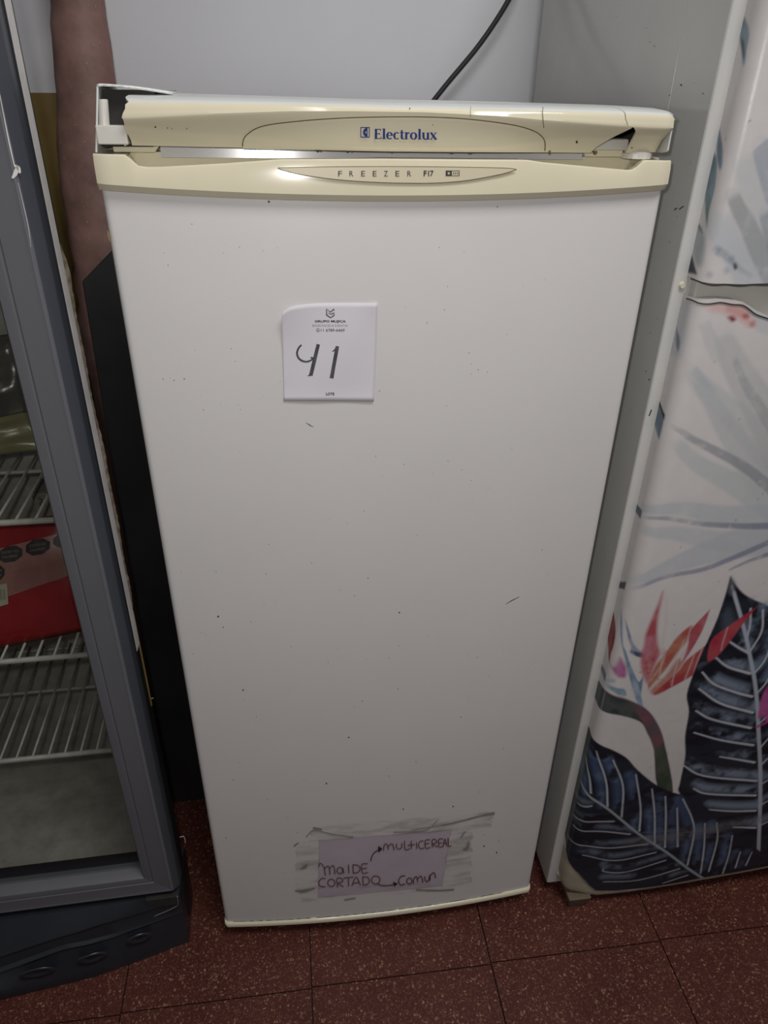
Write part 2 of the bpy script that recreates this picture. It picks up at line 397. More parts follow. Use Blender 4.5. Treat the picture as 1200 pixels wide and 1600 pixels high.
sub(mb.build('star_symbol', CREAM2), trim)

# --- top fascia, cracked at both ends
def zl_(x): return lerp([(-0.16, 1.2942), (-0.127, 1.2940), (0.009, 1.2937), (0.104, 1.2924), (0.24, 1.2914), (0.331, 1.2898), (0.379, 1.2885)], x)
def zc_(x): return lerp([(-0.16, 1.2805), (-0.129, 1.2808), (-0.061, 1.2846), (0.008, 1.2873), (0.06, 1.2880), (0.13, 1.2878), (0.2, 1.2855), (0.241, 1.2828), (0.343, 1.2778), (0.379, 1.277)], x)
def zb_(x): return lerp([(-0.16, 1.2588), (-0.135, 1.2587), (-0.036, 1.2578), (0.093, 1.2560), (0.245, 1.2556), (0.335, 1.2550), (0.379, 1.2560)], x)
def zt_(x): return lerp([(-0.16, 1.3020), (-0.12, 1.3005), (0.0, 1.2990), (0.1, 1.2972), (0.25, 1.2968), (0.33, 1.2958), (0.379, 1.2938)], x)
def fbow(x): return 0.012*max(0.0, 1-((x-XC)/0.30)**2)+0.006
def prof(x, t):
    """fascia section at x; t runs from the lid top (0) down the front to the lower lip (1)"""
    fb = fbow(x)
    plate = math.exp(-((x-0.118)/0.115)**4)
    P = [(0.075, zt_(x)), (0.030, zt_(x)-0.0003), (0.012-fb, zl_(x)+(zt_(x)-zl_(x))*0.62), (0.003-fb, zl_(x)+(zt_(x)-zl_(x))*0.22), (-fb, zl_(x)-0.0006), (-fb-0.0014, zl_(x)-0.0026), (-fb-0.0030, zc_(x)+0.0006),
         (-fb-0.0024, zc_(x)-0.0010), (-fb+0.0065-0.003*plate, (zc_(x)+zb_(x))/2), (-fb+0.0140-0.006*plate, zb_(x)+0.0016), (-fb+0.0150-0.006*plate, zb_(x)), (-fb+0.019, zb_(x)+0.001)]
    k = t*(len(P)-1); i = min(int(k), len(P)-2); f = k-i
    return (P[i][0]*(1-f)+P[i+1][0]*f, P[i][1]*(1-f)+P[i+1][1]*f)
NR = 34
def xl_at(z, seed=0):                                           # broken left edge
    return lerp([(1.2550, -0.1355), (1.2640, -0.1352), (1.2720, -0.1375), (1.2745, -0.1400), (1.2775, -0.1350), (1.2805, -0.1372), (1.2835, -0.1385), (1.2862, -0.1332), (1.2905, -0.1345), (1.2935, -0.1300), (1.2968, -0.1340), (1.2990, -0.1310)], z)
def xr_at(z):                                                   # crack at the right end, opening into a hole
    return lerp([(1.2550, 0.2990), (1.2600, 0.3030), (1.2690, 0.3160), (1.2760, 0.3285), (1.2778, 0.3310), (1.2790, 0.3255), (1.2850, 0.3220), (1.2900, 0.3215), (1.2930, 0.3185), (1.2950, 0.3120), (1.2960, 0.3090)], z)
def xe_at(z):                                                   # left edge of the end cap beyond the crack
    return lerp([(1.2550, 0.3365), (1.2705, 0.3372), (1.2745, 0.3370), (1.2778, 0.3325), (1.2790, 0.3265), (1.2850, 0.3230), (1.2900, 0.3225), (1.2930, 0.3195), (1.2950, 0.3130), (1.2960, 0.3100)], z)
rows = []
for i in range(NR):
    t = i/(NR-1); zr = prof(0.1, t)[1]; row = []
    zL, zR = prof(-0.13, t)[1], prof(0.33, t)[1]
    xa, xb = xl_at(zL), xr_at(zR)
    if t < 0.1: xa, xb = -0.150+0.02*t*10, 0.309
    for x in np.linspace(xa, xb, 70):
        y, z = prof(x, t); row.append((x, y, z))
    rows.append(row)
fas = hang(MB().grid(rows).build('top_fascia', CREAM, smooth=True, solid=0.0022), fz)
fas.data.materials.append(LIDM)
for p in fas.data.polygons:
    if p.index // 69 < (NR-1)*4.0/11: p.material_index = 1
md = fas.modifiers.new('e', 'EDGE_SPLIT'); md.split_angle = math.radians(35)
rows = []
for i in range(NR):
    t = i/(NR-1); zR = prof(0.35, t)[1]; xa = xe_at(prof(0.33, t)[1]); row = []
    if t < 0.1: xa = 0.310
    slit = max(0.0, min(1.0, (1.2785-zR)/0.012))*0.0085 if zR < 1.2785 else 0.0
    slit *= 0.62
    xend = 0.3785-slit
    for u in np.linspace(0, 1, 14):
        x = xa+(xend-xa)*u; y, z = prof(x, t); d = xend-x; r = 0.011
        back = (r-math.sqrt(max(0, r*r-(r-d)**2))) if d < r else 0
        row.append((x, y+back*(1 if t > 0.3 else 0), z-0.0035*(max(0, 1-d/0.010)**2)*(1 if t < 0.45 else 0)))
    rows.append(row)
cap = hang(MB().grid(rows).build('fascia_end_cap', CREAM, smooth=True, solid=0.0022), fz)
cap.data.materials.append(LIDM)
for p in cap.data.polygons:
    if p.index // 13 < (NR-1)*4.0/11: p.material_index = 1
md = cap.modifiers.new('e', 'EDGE_SPLIT'); md.split_angle = math.radians(35)
# side cheeks of the lid, cover sheet at the broken end, dark fill shading the cavity, and what shows inside it
hang(MB().loft([[(0.3758, y, z) for y, z in ((-0.003, 1.2845), (0.006, 1.2885), (0.02, 1.290), (0.55, 1.290), (0.55, 1.2550), (0.012, 1.2550), (-0.003, 1.2570))], [(0.3785, y, z) for y, z in ((-0.001, 1.2835), (0.008, 1.2870), (0.02, 1.288), (0.55, 1.288), (0.55, 1.2550), (0.012, 1.2550), (-0.001, 1.2570))]]).build('lid_side_cheek', LIDM, bevel=0.0012), fz)
def slant(x0, x1, y, z0, z1, dx): return [(x0-dx, y, z0), (x1-dx, y, z0), (x1, y, z1), (x0, y, z1)]
hang(MB().loft([slant(-0.1575, -0.1555, 0.0, 1.2530, 1.3050, 0.0105), slant(-0.1575, -0.1555, 0.55, 1.2530, 1.3050, 0.0105)]).build('lid_side_cheek', LIDM, bevel=0.0008), fz)
rows = []
for y in (0.000, 0.004, 0.03, 0.08):
    rows.append([(x, y+(0.012*max(0, (x+0.13)/0.03) if y < 0.01 else 0)+0.0008*math.sin(x*900), lerp([(-0.1575, 1.3052), (-0.1545, 1.3064), (-0.147, 1.3062), (-0.130, 1.3052), (-0.115, 1.3036), (-0.095, 1.3008), (-0.07, 1.2996)], x)+0.0004) for x in np.linspace(-0.1575, -0.095, 24)])
hang(MB().grid(rows).build('bent_lid_sheet', LIDM, smooth=True, solid=0.0022), fz)
hang(MB().grid([[(x, y, zt_(x)) for x in np.linspace(-0.1575, 0.3785, 30)] for y in (0.073, 0.2, 0.4, 0.56)]).build('lid_top', LIDM, smooth=True, solid=0.004), fz)
hang(MB().loft([slant(-0.1550, -0.110, 0.010, 1.2575, 1.3025, 0.008), slant(-0.1550, -0.110, 0.05, 1.2575, 1.3025, 0.008)]).box(-0.110, 0.372, 0.058, 0.070, 1.2555, 1.2915).build('cavity_shade_fill', DARKIN), fz)  # solid dark boxes stand in for the shade behind the fascia
pa, pb = at(154, 197, 0.002), at(172, 197, 0.002); pc = at(161, 155, 0.002); xm = (pa[0]+pb[0])/2; rw = (pb[0]-pa[0])/2
rg = [[(xm+(pc[0]-xm+0.0002)*(z-pa[2])/(pc[2]-pa[2])+r*math.cos(t), 0.002+r*math.sin(t), z) for t in [2*math.pi*k/16 for k in range(16)]] for z, r in ((pa[2]-0.004, rw), (pc[2]-0.001, rw*0.82), (pc[2], rw*0.7))]
o = hang(MB().loft(rg).build('hinge_post', PALE, smooth=True), fz); md = o.modifiers.new('e', 'EDGE_SPLIT'); md.split_angle = math.radians(50)
q0, q1 = at(151, 226, -0.004), at(196, 196, -0.004); q2, q3 = at(197, 228, -0.003), at(203, 192, -0.003)
hang(MB().loft([slant(q0[0]+0.001, q1[0], -0.004, q0[2], q1[2], 0.0), slant(q0[0]+0.002, q1[0], 0.0115, q0[2], q1[2], 0.0)]).build('hinge_block', PALE, bevel=0.0012), fz)
hang(MB().loft([[(q2[0]-0.002, -0.003, q2[2]), (q2[0], -0.003, q2[2]), (q3[0]-0.001, -0.003, q3[2]), (q3[0]-0.003, -0.003, q3[2]-0.002)], [(q2[0]-0.002, 0.012, q2[2]), (q2[0], 0.012, q2[2]), (q3[0]-0.001, 0.012, q3[2]), (q3[0]-0.003, 0.012, q3[2]-0.002)]]).build('broken_flap', PALE, bevel=0.0005), fz)
hang(MB().box(0.296, 0.341, 0.010, 0.040, 1.2570, 1.2672).build('fascia_clip', PALE, bevel=0.002), fz)
hang(MB().loft([[(-0.155, 0.016, 1.2525), (-0.118, 0.016, 1.2525), (-0.112, 0.016, 1.2590), (-0.155, 0.016, 1.2590)], [(-0.155, 0.05, 1.2525), (-0.118, 0.05, 1.2525), (-0.112, 0.05, 1.2590), (-0.155, 0.05, 1.2590)]]).build('hinge_spacer', CREAM, bevel=0.0008), fz)
hang(MB().loft([[(0.296, 0.016, 1.2595), (0.300, 0.016, 1.2508), (0.340, 0.016, 1.2508), (0.340, 0.016, 1.2595)], [(0.296, 0.05, 1.2595), (0.300, 0.05, 1.2508), (0.340, 0.05, 1.2508), (0.340, 0.05, 1.2595)]]).build('hinge_spacer', CREAM, bevel=0.0008), fz)
rg = [[(0.352+r*math.cos(t), 0.014+r*math.sin(t), z) for t in [2*math.pi*k/20 for k in range(20)]] for z, r in ((1.2500, 0.0150), (1.2545, 0.0150), (1.2565, 0.0120))]
hang(MB().loft(rg).build('hinge_bushing', PALE), fz)
hang(MB().loft([[(x, 0.0195, 1.2480), (x, 0.0208, 1.2625), (x, 0.055, 1.2625), (x, 0.055, 1.2480)] for x in (-0.113, 0.298)]).build('upper_gasket', GASK), fz)
# brand plate on the fascia: raised outline, lettering, emblem
def fas_pt(px, py, eps=0.0):
    p = at(px, py, -0.015)
    for _ in range(6):
        x = p[0]; ts = np.linspace(0.45, 1, 60); pz = [prof(x, t) for t in ts]
        y = float(np.interp(-p[2], [-q[1] for q in pz], [q[0] for q in pz]))
        p = at(px, py, y-0.0003)
    return (p[0], p[1]-eps, p[2])
mb = MB(); fo1 = lambda u, v: fas_pt(u, v, 0.0007)
ribbon(mb, [(380, 232), (379, 225), (382, 215), (390, 207), (402, 200), (420, 195), (450, 191), (500, 186.5), (560, 183.5), (640, 182.5), (700, 184), (750, 188), (800, 195), (830, 203), (845, 212), (851, 222), (851, 236)], 1.6, fo1, n=4)
sub(mb.build('plate_groove', GRIME), fas)
mb = MB()
ribbon(mb, [(380, 231.3), (500, 234), (640, 236), (760, 237), (851, 237.3)], 1.6, lambda u, v: fas_pt(u, v, 0.0012), n=6)
sub(mb.build('plate_lower_edge', LIDM), fas)
# hand-cut letters of the brand, drawn in units of the cap height
GL = {
 'E': (0.66, [([(0.13, 0), (0.13, 1)], 0.2), ([(0.02, 0.03), (0.58, 0.03), ], 0.09), ([(0.02, 0.97), (0.55, 0.97)], 0.09), ([(0.15, 0.52), (0.45, 0.52)], 0.09), ([(0.555, 0.0), (0.585, 0.22)], 0.07), ([(0.53, 1.0), (0.55, 0.80)], 0.07), ([(0.45, 0.42), (0.45, 0.62)], 0.06)]),
 'l': (0.36, [([(0.17, 0), (0.17, 1.06)], 0.19), ([(0.02, 0.025), (0.33, 0.025)], 0.06), ([(0.03, 1.03), (0.2, 1.03)], 0.06)]),
 'e': (0.62, 'e'), 'c': (0.55, 'c'), 'o': (0.68, 'o'),
 't': (0.43, [([(0.20, 0.92), (0.20, 0.25), (0.24, 0.08), (0.41, 0.04)], [0.14, 0.19, 0.17, 0.07]), ([(0.02, 0.67), (0.40, 0.67)], 0.075)]),
 'r': (0.48, [([(0.16, 0), (0.16, 0.7)], 0.19), ([(0.02, 0.025), (0.33, 0.025)], 0.06), ([(0.03, 0.69), (0.2, 0.69)], 0.06), ([(0.22, 0.5), (0.32, 0.64), (0.45, 0.63)], [0.08, 0.12, 0.15])]),
 'u': (0.70, [([(0.15, 0.7), (0.15, 0.25), (0.22, 0.06), (0.36, 0.03), (0.52, 0.18)], [0.19, 0.19, 0.15, 0.10, 0.07]), ([(0.54, 0.7), (0.54, 0.0)], 0.19), ([(0.02, 0.685), (0.2, 0.685)], 0.06), ([(0.42, 0.685), (0.55, 0.685)], 0.06), ([(0.55, 0.02), (0.69, 0.02)], 0.06)]),
 'x': (0.66, [([(0.10, 0.7), (0.55, 0.0)], 0.19), ([(0.53, 0.7), (0.09, 0.0)], 0.08), ([(0.0, 0.68), (0.25, 0.68)], 0.05), ([(0.40, 0.68), (0.64, 0.68)], 0.05), ([(0.0, 0.02), (0.22, 0.02)], 0.05), ([(0.38, 0.02), (0.66, 0.02)], 0.05)]),
}
mb = MB(); word = 'Electrolux'; tot = sum(GL[c][0] for c in word)
bx0, bx1, by0, by1 = 585.0, 683.0, 201.5, 217.0
def arcp(cx, cy, rx, ry, a0, a1, n=14, thick=0.19, thin=0.075):
    pts, ws = [], []
    for k in range(n+1):
        a = math.radians(a0+(a1-a0)*k/n); pts.append((cx+rx*math.cos(a), cy+ry*math.sin(a))); ws.append(thin+(thick-thin)*abs(math.cos(a)))
    return pts, ws
pen = 0.0
for c in word:
    adv, st = GL[c]
    def gf(u, v, pen=pen):
        px = bx0+(pen+u)/tot*(bx1-bx0); py = by1-v*(by1-by0)+0.012*(px-bx0)
        return fas_pt(px, py, 0.0008)
    if st == 'o': p_, w_ = arcp(0.32, 0.34, 0.23, 0.33, 0, 360, 24); ribbon(mb, p_, w_, gf, smooth=False)
    elif st == 'c':
        p_, w_ = arcp(0.30, 0.34, 0.21, 0.33, 45, 315, 18); ribbon(mb, p_, w_, gf, smooth=False)
    elif st == 'e':
        p_, w_ = arcp(0.30, 0.34, 0.21, 0.33, 0, 315, 20); ribbon(mb, p_, w_, gf, smooth=False); ribbon(mb, [(0.12, 0.38), (0.53, 0.38)], 0.075, gf, smooth=False)
    else:
        for p_, w_ in st: ribbon(mb, p_, w_, gf, smooth=len(p_) > 2)
    pen += adv
sub(mb.build('brand_lettering', BLUE), fas)
mb = MB()
def ef(u, v): return fas_pt(563.0+u*14.5, 215.0-v*16.5, 0.0008)
fr = 0.09
rect2 = lambda x0, y0, x1, y1: mb.quad(ef(x0, y0), ef(x1, y0), ef(x1, y1), ef(x0, y1))
rect2(0, 0, 1, fr); rect2(0, 1-fr, 1, 1); rect2(0, 0, fr, 1); rect2(1-fr, 0, 1, 1)
arc = [(0.70+0.42*math.cos(math.radians(a)), 0.5+0.42*math.sin(math.radians(a))) for a in np.linspace(90, 270, 13)]
for k in range(12):                                             # half round, with the two swept points joining the upright
    mb.poly([ef(*arc[k]), ef(*arc[k+1]), ef(arc[k+1][0]*0.45+0.72*0.55, 0.5+(arc[k+1][1]-0.5)*0.30), ef(arc[k][0]*0.45+0.72*0.55, 0.5+(arc[k][1]-0.5)*0.30)])
rect2(0.66, 0.08, 0.76, 0.92)
sub(mb.build('square_emblem', BLUE), fas)
# hairline cracks and dirt on the fascia
mb = MB()
ribbon(mb, [(848, 167), (847.5, 176), (848.5, 190), (849.5, 200)], 0.9, lambda u, v: fas_pt(u, v, 0.0006))
ribbon(mb, [(735, 166), (735, 184)], 0.5, lambda u, v: fas_pt(u, v, 0.0006))
for cx, cy, s in ((640, 169.5, 1.4), (676, 195, 0.9), (243, 198.5, 1.5), (262, 200, 1.0), (269, 201, 1.0), (292, 201, 1.0), (901, 222, 2.0), (974, 237, 1.5), (987, 231, 1.2)):
    mb.poly([fas_pt(cx+s*math.cos(t)*random.uniform(.6, 1), cy+1.4*s*math.sin(t)*random.uniform(.6, 1), 0.0006) for t in np.linspace(0, 6.28, 7)[:-1]])
o = sub(mb.build('hairline_cracks', CRACK), fas); o['kind'] = 'stuff'
mb = MB()
for px, ww in ((495, 10), (541, 8), (548, 4), (703, 12), (732, 14), (856, 6), (930, 9), (500, 5), (610, 6)):
    p = fas_pt(px, 236.5, 0); x = p[0]; hw = ww*0.00028; y, z = prof(x, 1.0)
    ring = [[(x+hw*math.cos(t)*k, y-0.004+0.0025*math.sin(t)*k, z+dz) for t in np.linspace(0, 6.28, 9)[:-1]] for k, dz in ((1, 0.0006), (0.8, -0.0012), (0.3, -0.0024))]
    mb.loft(ring)
o = sub(mb.build('grime_drips', GRIME, smooth=True), fas); o['kind'] = 'stuff'
# specks, scratches and rust on the door
def dpt(px, py, eps=0.0003):
    p = at(px, py, -0.01)
    for _ in range(4): p = at(px, py, -bow(min(max(p[0], XL), XR)))
    return (p[0], p[1]-eps, p[2])
mb = MB()
for cx, cy, s in ((341, 963, 2.2), (380, 1078, 1.6), (624, 957, 1.4), (545, 1152, 1.5), (510, 1224, 1.6), (575, 903, 1.1), (288, 592, 1.2), (272, 594, 1.0), (349, 980, 1.2), (420, 315, 2.0), (777, 323, 1.3), (255, 592, 0.9), (300, 350, 0.9), (566, 1095, 1.0), (756, 1322, 1.6), (776, 1332, 1.6), (630, 1264, 1.4), (708, 1260, 1.5), (484, 664, 1.1), (700, 720, 0.8), (318, 640, 0.9), (650, 1190, 0.9), (720, 1120, 0.9), (455, 1010, 0.9), (800, 700, 0.7), (420, 850, 0.8), (353, 1309, 1.0), (364, 1218, 1.0)):
    mb.poly([dpt(cx+s*math.cos(t)*random.uniform(.6, 1), cy+s*math.sin(t)*random.uniform(.6, 1)) for t in np.linspace(0, 6.28, 8)[:-1]])
for _ in range(130):
    cx = random.uniform(250, 860); cy = random.uniform(380, 1400)
    if not (170+0.18*(cy-300) < cx < 1000-0.2*(cy-300)): continue
    s = random.uniform(0.35, 0.7)
    mb.poly([dpt(cx+s*math.cos(t), cy+s*math.sin(t)*random.uniform(.7, 1.4)) for t in np.linspace(0, 6.28, 6)[:-1]])
ribbon(mb, [(790, 944), (800, 938), (812, 932)], [0.4, 1.2, 0.4], dpt)
ribbon(mb, [(478, 660), (484, 664), (490, 667)], [0.4, 1.0, 0.4], dpt)
o = sub(mb.build('dirt_specks', SPECK), door); o['kind'] = 'stuff'
mb = MB()
ribbon(mb, [(168, 360), (170, 368), (172, 378)], [1, 4, 1], lambda u, v: dpt(u, v, 0.0004))
sub(mb.build('rust_spot', RUST), door)

# ------------------------------------------------------------------ paper lot tag on the door
def spt(px, py, eps=0.0):
    q = dpt(px, py, 0)
    return q
tagt = thing('lot_tag', 'white paper lot tag with handwritten 41 stuck high on the freezer door', 'paper tag', tuple(Vector(dpt(514, 560)) ))
def cz(u, v): return (420+u/6.0, 460+v/6.0)                     # close-up of the tag, 6 px per photograph pixel
topE = dense([(121, 190), (128, 168), (150, 150), (185, 125), (240, 107), (320, 95), (420, 84), (600, 79), (800, 78), (1019, 79)], 6)
def sheet_pt(s, t, eps=0.0):
    tx = 121+(1019-121)*s; ty = float(np.interp(tx, [p[0] for p in topE], [p[1] for p in topE]))
    bxp = 140+(984-140)*s; byp = 1000+5*s
    u, v = tx+(bxp-tx)*t, ty+(byp-ty)*t
    if s > 0.0: u += 6*math.sin(math.pi*t)*s
    lift = 0.0006 + 0.0070*max(0, 1-s/0.55)**2*max(0, 1-t/0.5)**2 + 0.0022*max(0, (s-0.75)/0.25)**2*max(0, 1-t/0.35)**2 + 0.0010*max(0, (t-0.82)/0.18)**2 + 0.0004*math.sin(9*s+5*t)
    p = np.array(dpt(*cz(u, v), 0)); p = at(*cz(u, v), p[1]-lift)
    return (p[0], p[1]-eps, p[2])
ss = np.concatenate([np.linspace(0, 0.12, 8), np.linspace(0.16, 1, 18)])
sheet = hang(MB().grid([[sheet_pt(s, t) for s in ss] for t in np.linspace(0, 1, 22)]).build('sheet', PAPER, smooth=True, solid=-0.00018), tagt)
sheet.modifiers[0].offset = 0
def tg(u, v):                                                   # tag close-up pixel -> point just proud of the sheet
    t = min(max((v-90)/(1000-90), 0), 1); xl = 121+(140-121)*t; xr = 1019+(984-1019)*t
    s = min(max((u-xl)/(xr-xl), 0), 1); tx = 121+898*s; ty = float(np.interp(tx, [p[0] for p in topE], [p[1] for p in topE])); t = (v-ty)/(1000+5*s-ty)
    return sheet_pt(s, t, 0.0004)
mb = MB()
ribbon(mb, [(305, 472), (280, 500), (264, 545), (275, 590), (305, 618), (350, 630), (390, 618), (412, 600)], [14, 17, 18, 18, 18, 17, 15, 10], tg)
ribbon(mb, [(462, 466), (440, 555), (418, 650), (392, 760)], [32, 34, 36, 34], tg)
ribbon(mb, [(390, 590), (412, 596), (425, 600)], [12, 16, 10], tg)
ribbon(mb, [(365, 762), (395, 754)], [8, 14], tg, smooth=False)
ribbon(mb, [(640, 484), (622, 580), (604, 680), (586, 785)], [32, 34, 34, 36], tg)
ribbon(mb, [(592, 534), (612, 522), (632, 494)], [7, 12, 16], tg)
hang(mb.build('handwritten_number', MARKER), tagt)
mb = MB()
ribbon(mb, [(541, 196), (541, 136), (577, 165), (611, 136), (611, 150)], 12, tg, smooth=False)
ribbon(mb, [(541, 192), (577, 217), (611, 196), (611, 172), (585, 185)], 12, tg, smooth=False)
ribbon(mb, [(557, 172), (577, 186), (590, 178)], 7, tg, smooth=False)
hang(mb.build('shield_logo', GREYINK), tagt)
mb = MB(); text_into(mb, 'GRUPO MUJICA', (430, 240, 720, 268), tg, bold=0.03); hang(mb.build('printed_heading', INK), tagt)
mb = MB(); text_into(mb, 'LOTE', (535, 919, 614, 945), tg, bold=0.03); hang(mb.build('printed_footer', INK), tagt)
mb = MB(); text_into(mb, 'BIENES RAICES & SUBASTAS', (408, 280, 738, 300), tg)
hang(mb.build('printed_subheading', PALEINK), tagt)
mb = MB(); text_into(mb, '11 6789-6469', (487, 321, 708, 348), tg, bold=0.01)
ribbon(mb, [(460+15*math.cos(a), 334+15*math.sin(a)) for a in np.linspace(0, 6.283, 17)], 4, tg, smooth=False)
ribbon(mb, [(453, 328), (457, 336), (466, 341)], 4, tg)
hang(mb.build('printed_phone_number', GREYINK), tagt)

# ------------------------------------------------------------------ taped paper label at the foot of the door
lab = thing('taped_label', 'lilac paper label with red handwriting taped low on the freezer door', 'paper label', tuple(Vector(dpt(598, 1350))))
def c4(u, v): return (440+u/2.857, 1240+v/2.857)
def lb(eps): return lambda u, v: dpt(*c4(u, v), eps)
rows = []
for t in np.linspace(0, 1, 9):
    row = []
    for s in np.linspace(0, 1, 17):
        tu, tv = 167+(757-167)*s, 207-47*s; bu, bv = 162+(718-162)*s, 465-52*s
        row.append(lb(0.0004)(tu+(bu-tu)*t, tv+(bv-tv)*t))
    rows.append(row)
hang(MB().grid(rows).build('sheet', PAPER2, smooth=True), lab)
# clear tape: wrinkled, a little glossy and grubby
tm = bpy.data.materials.new('clear_tape'); tm.use_nodes = True; nt = tm.node_tree; b = nt.nodes['Principled BSDF']
b.inputs['Base Color'].default_value = (0.27, 0.235, 0.18, 1); b.inputs['Roughness'].default_value = 0.3; b.inputs['Specular IOR Level'].default_value = 0.25
nz = nt.nodes.new('ShaderNodeTexNoise'); nz.inputs['Scale'].default_value = 35; nz.inputs['Detail'].default_value = 8
tc = nt.nodes.new('ShaderNodeTexCoord'); mp = nt.nodes.new('ShaderNodeMapping'); mp.inputs['Scale'].default_value = (0.6, 1, 2.2)
nt.links.new(tc.outputs['Object'], mp.inputs[0]); nt.links.new(mp.outputs[0], nz.inputs['Vector'])
rp = nt.nodes.new('ShaderNodeValToRGB'); rp.color_ramp.elements[0].position = 0.45; rp.color_ramp.elements[0].color = (0.02, 0.02, 0.02, 1); rp.color_ramp.elements[1].position = 0.8; rp.color_ramp.elements[1].color = (0.38, 0.38, 0.38, 1)
nt.links.new(nz.outputs[0], rp.inputs[0]); nt.links.new(rp.outputs[0], b.inputs['Alpha'])
bp = nt.nodes.new('ShaderNodeBump'); bp.inputs['Strength'].default_value = 0.4; bp.inputs['Distance'].default_value = 0.002
nt.links.new(nz.outputs[0], bp.inputs['Height']); nt.links.new(bp.outputs[0], b.inputs['Normal'])
def tape(corners, jag=6):
    (a, b_, c, d) = corners; rows = []
    for t in np.linspace(0, 1, 12):
        row = []
        for s in np.linspace(0, 1, 24):
            u = (a[0]*(1-s)+b_[0]*s)*(1-t)+(d[0]*(1-s)+c[0]*s)*t; v = (a[1]*(1-s)+b_[1]*s)*(1-t)+(d[1]*(1-s)+c[1]*s)*t
            if s == 0 or s == 1: u += jag*math.sin(t*23)*1.2
            if t == 0 or t == 1: v += jag*math.sin(s*31)*0.5
            row.append(lb(0.0013+0.0002*math.sin(s*40+t*17))(u, v))
        rows.append(row)
    return MB().grid(rows)
hang(tape([(140, 145), (945, 78), (935, 150), (120, 215)]).build('tape_strip', tm, smooth=True), lab)
hang(tape([(68, 215), (170, 200), (165, 440), (60, 440)]).build('tape_strip', tm, smooth=True), lab)
hang(tape([(748, 160), (850, 170), (845, 410), (715, 425)]).build('tape_strip', tm, smooth=True), lab)
hang(tape([(70, 410), (780, 395), (770, 425), (90, 480)]).build('tape_strip', tm, smooth=True), lab)
GRUB = mat('grubby_glue', (0.30, 0.275, 0.24), 0.9, mottle=0.4, scale=90)
mb = MB(); fg = lb(0.0018)
for pts, ww in (([(110, 188), (145, 160), (230, 178), (320, 190)], 4), ([(140, 148), (180, 155)], 7), ([(500, 168), (640, 160), (700, 110)], 3), ([(580, 158), (750, 130), (900, 92), (950, 84)], [2, 5, 7, 12]), ([(60, 428), (100, 430), (150, 418)], [4, 12, 4]), ([(85, 330), (105, 322), (115, 312)], [3, 14, 4]), ([(810, 245), (828, 238), (836, 205)], [4, 14, 3]), ([(55, 230), (75, 215)], 6), ([(600, 425), (700, 428), (770, 424)], 6), ([(280, 470), (330, 462)], 5), ([(800, 190), (820, 165)], 5)):
    ribbon(mb, pts, ww, fg)
o = hang(mb.build('tape_grime', GRUB), lab); o['kind'] = 'stuff'
mb = MB(); fi = lb(0.0022)
def circ(cx, cy, rx, ry, a0=0, a1=360, n=14): return [(cx+rx*math.cos(math.radians(a0+(a1-a0)*k/n)), cy+ry*math.sin(math.radians(a0+(a1-a0)*k/n))) for k in range(n+1)]
red = [
 [(166, 322), (170, 306), (182, 312), (186, 322)], [(190, 320), (193, 345), (196, 360)], [(192, 330), (205, 318), (213, 328), (216, 356)], [(214, 330), (226, 316), (235, 324), (238, 354)],
 circ(260, 338, 13, 14), [(273, 326), (278, 352)], [(298, 312), (301, 350)], [(318, 312), (320, 350)], [(316, 312), (342, 316), (350, 332), (340, 346), (320, 350)],
 [(384, 308), (358, 311), (361, 349), (386, 346)], [(359, 330), (380, 327)],
 [(196, 374), (178, 374), (166, 390), (172, 408), (196, 410)], circ(222, 393, 16, 16), [(250, 412), (247, 374), (268, 374), (272, 388), (252, 394), (276, 411)],
 [(276, 372), (320, 367)], [(298, 370), (299, 409)], [(313, 408), (332, 367), (352, 404)], [(320, 395), (347, 391)], [(362, 366), (364, 403)], [(360, 366), (384, 369), (392, 384), (384, 398), (364, 403)], circ(420, 380, 19, 18),
 [(455, 250), (458, 224), (470, 222), (477, 246)], [(476, 232), (486, 220), (496, 224), (502, 248)], [(512, 218), (514, 238), (528, 242), (536, 232), (536, 216)], [(548, 206), (551, 244), (572, 241)],
 [(562, 226), (594, 222)], [(578, 206), (579, 242)], [(602, 212), (603, 241)], [(634, 206), (618, 208), (611, 224), (618, 240), (636, 238)], [(662, 201), (641, 204), (643, 238), (664, 235)], [(642, 219), (658, 217)],
 [(674, 236), (671, 202), (688, 201), (691, 213), (675, 220), (697, 234)], [(720, 197), (701, 200), (703, 232), (722, 230)], [(702, 216), (716, 214)], [(720, 232), (728, 197), (737, 229)], [(723, 218), (735, 216)], [(742, 191), (745, 229), (758, 226)]]
for part in ([q for q in red if q[0][1] < 262 and q[0][0] > 440], [q for q in red if q[0][0] < 440 and q[0][1] < 360], [q for q in red if q[0][0] < 440 and q[0][1] >= 360]):
    mb = MB()
    for st in part: ribbon(mb, st, 3.9, fi, n=4, smooth=len(st) > 2)
    hang(mb.build('red_handwriting', REDINK), lab)
mb = MB()
for st in ([(552, 362), (534, 364), (522, 382), (530, 402), (552, 398)], circ(570, 385, 12, 13), [(588, 398), (590, 374), (602, 366), (608, 390)], [(607, 376), (618, 364), (626, 370), (630, 392)], [(638, 364), (642, 384), (654, 386), (660, 362)], [(662, 384), (662, 356)], [(662, 362), (676, 348), (684, 354), (686, 372)]):
    ribbon(mb, st, 4.2, fi, n=4, smooth=len(st) > 2)
hang(mb.build('dark_handwriting', mat('brown_marker', (0.10, 0.03, 0.02), 0.7)), lab)
mb = MB()
ribbon(mb, [(398, 296), (402, 276), (414, 258), (434, 246)], 4, fi); mb.poly([fi(430, 228), fi(450, 241), fi(433, 258)]); hang(mb.build('arrow', INK), lab); mb = MB()
ribbon(mb, [(428, 398), (450, 406), (480, 405), (502, 400)], 3.5, fi); mb.poly([fi(496, 388), fi(518, 397), fi(503, 410)])
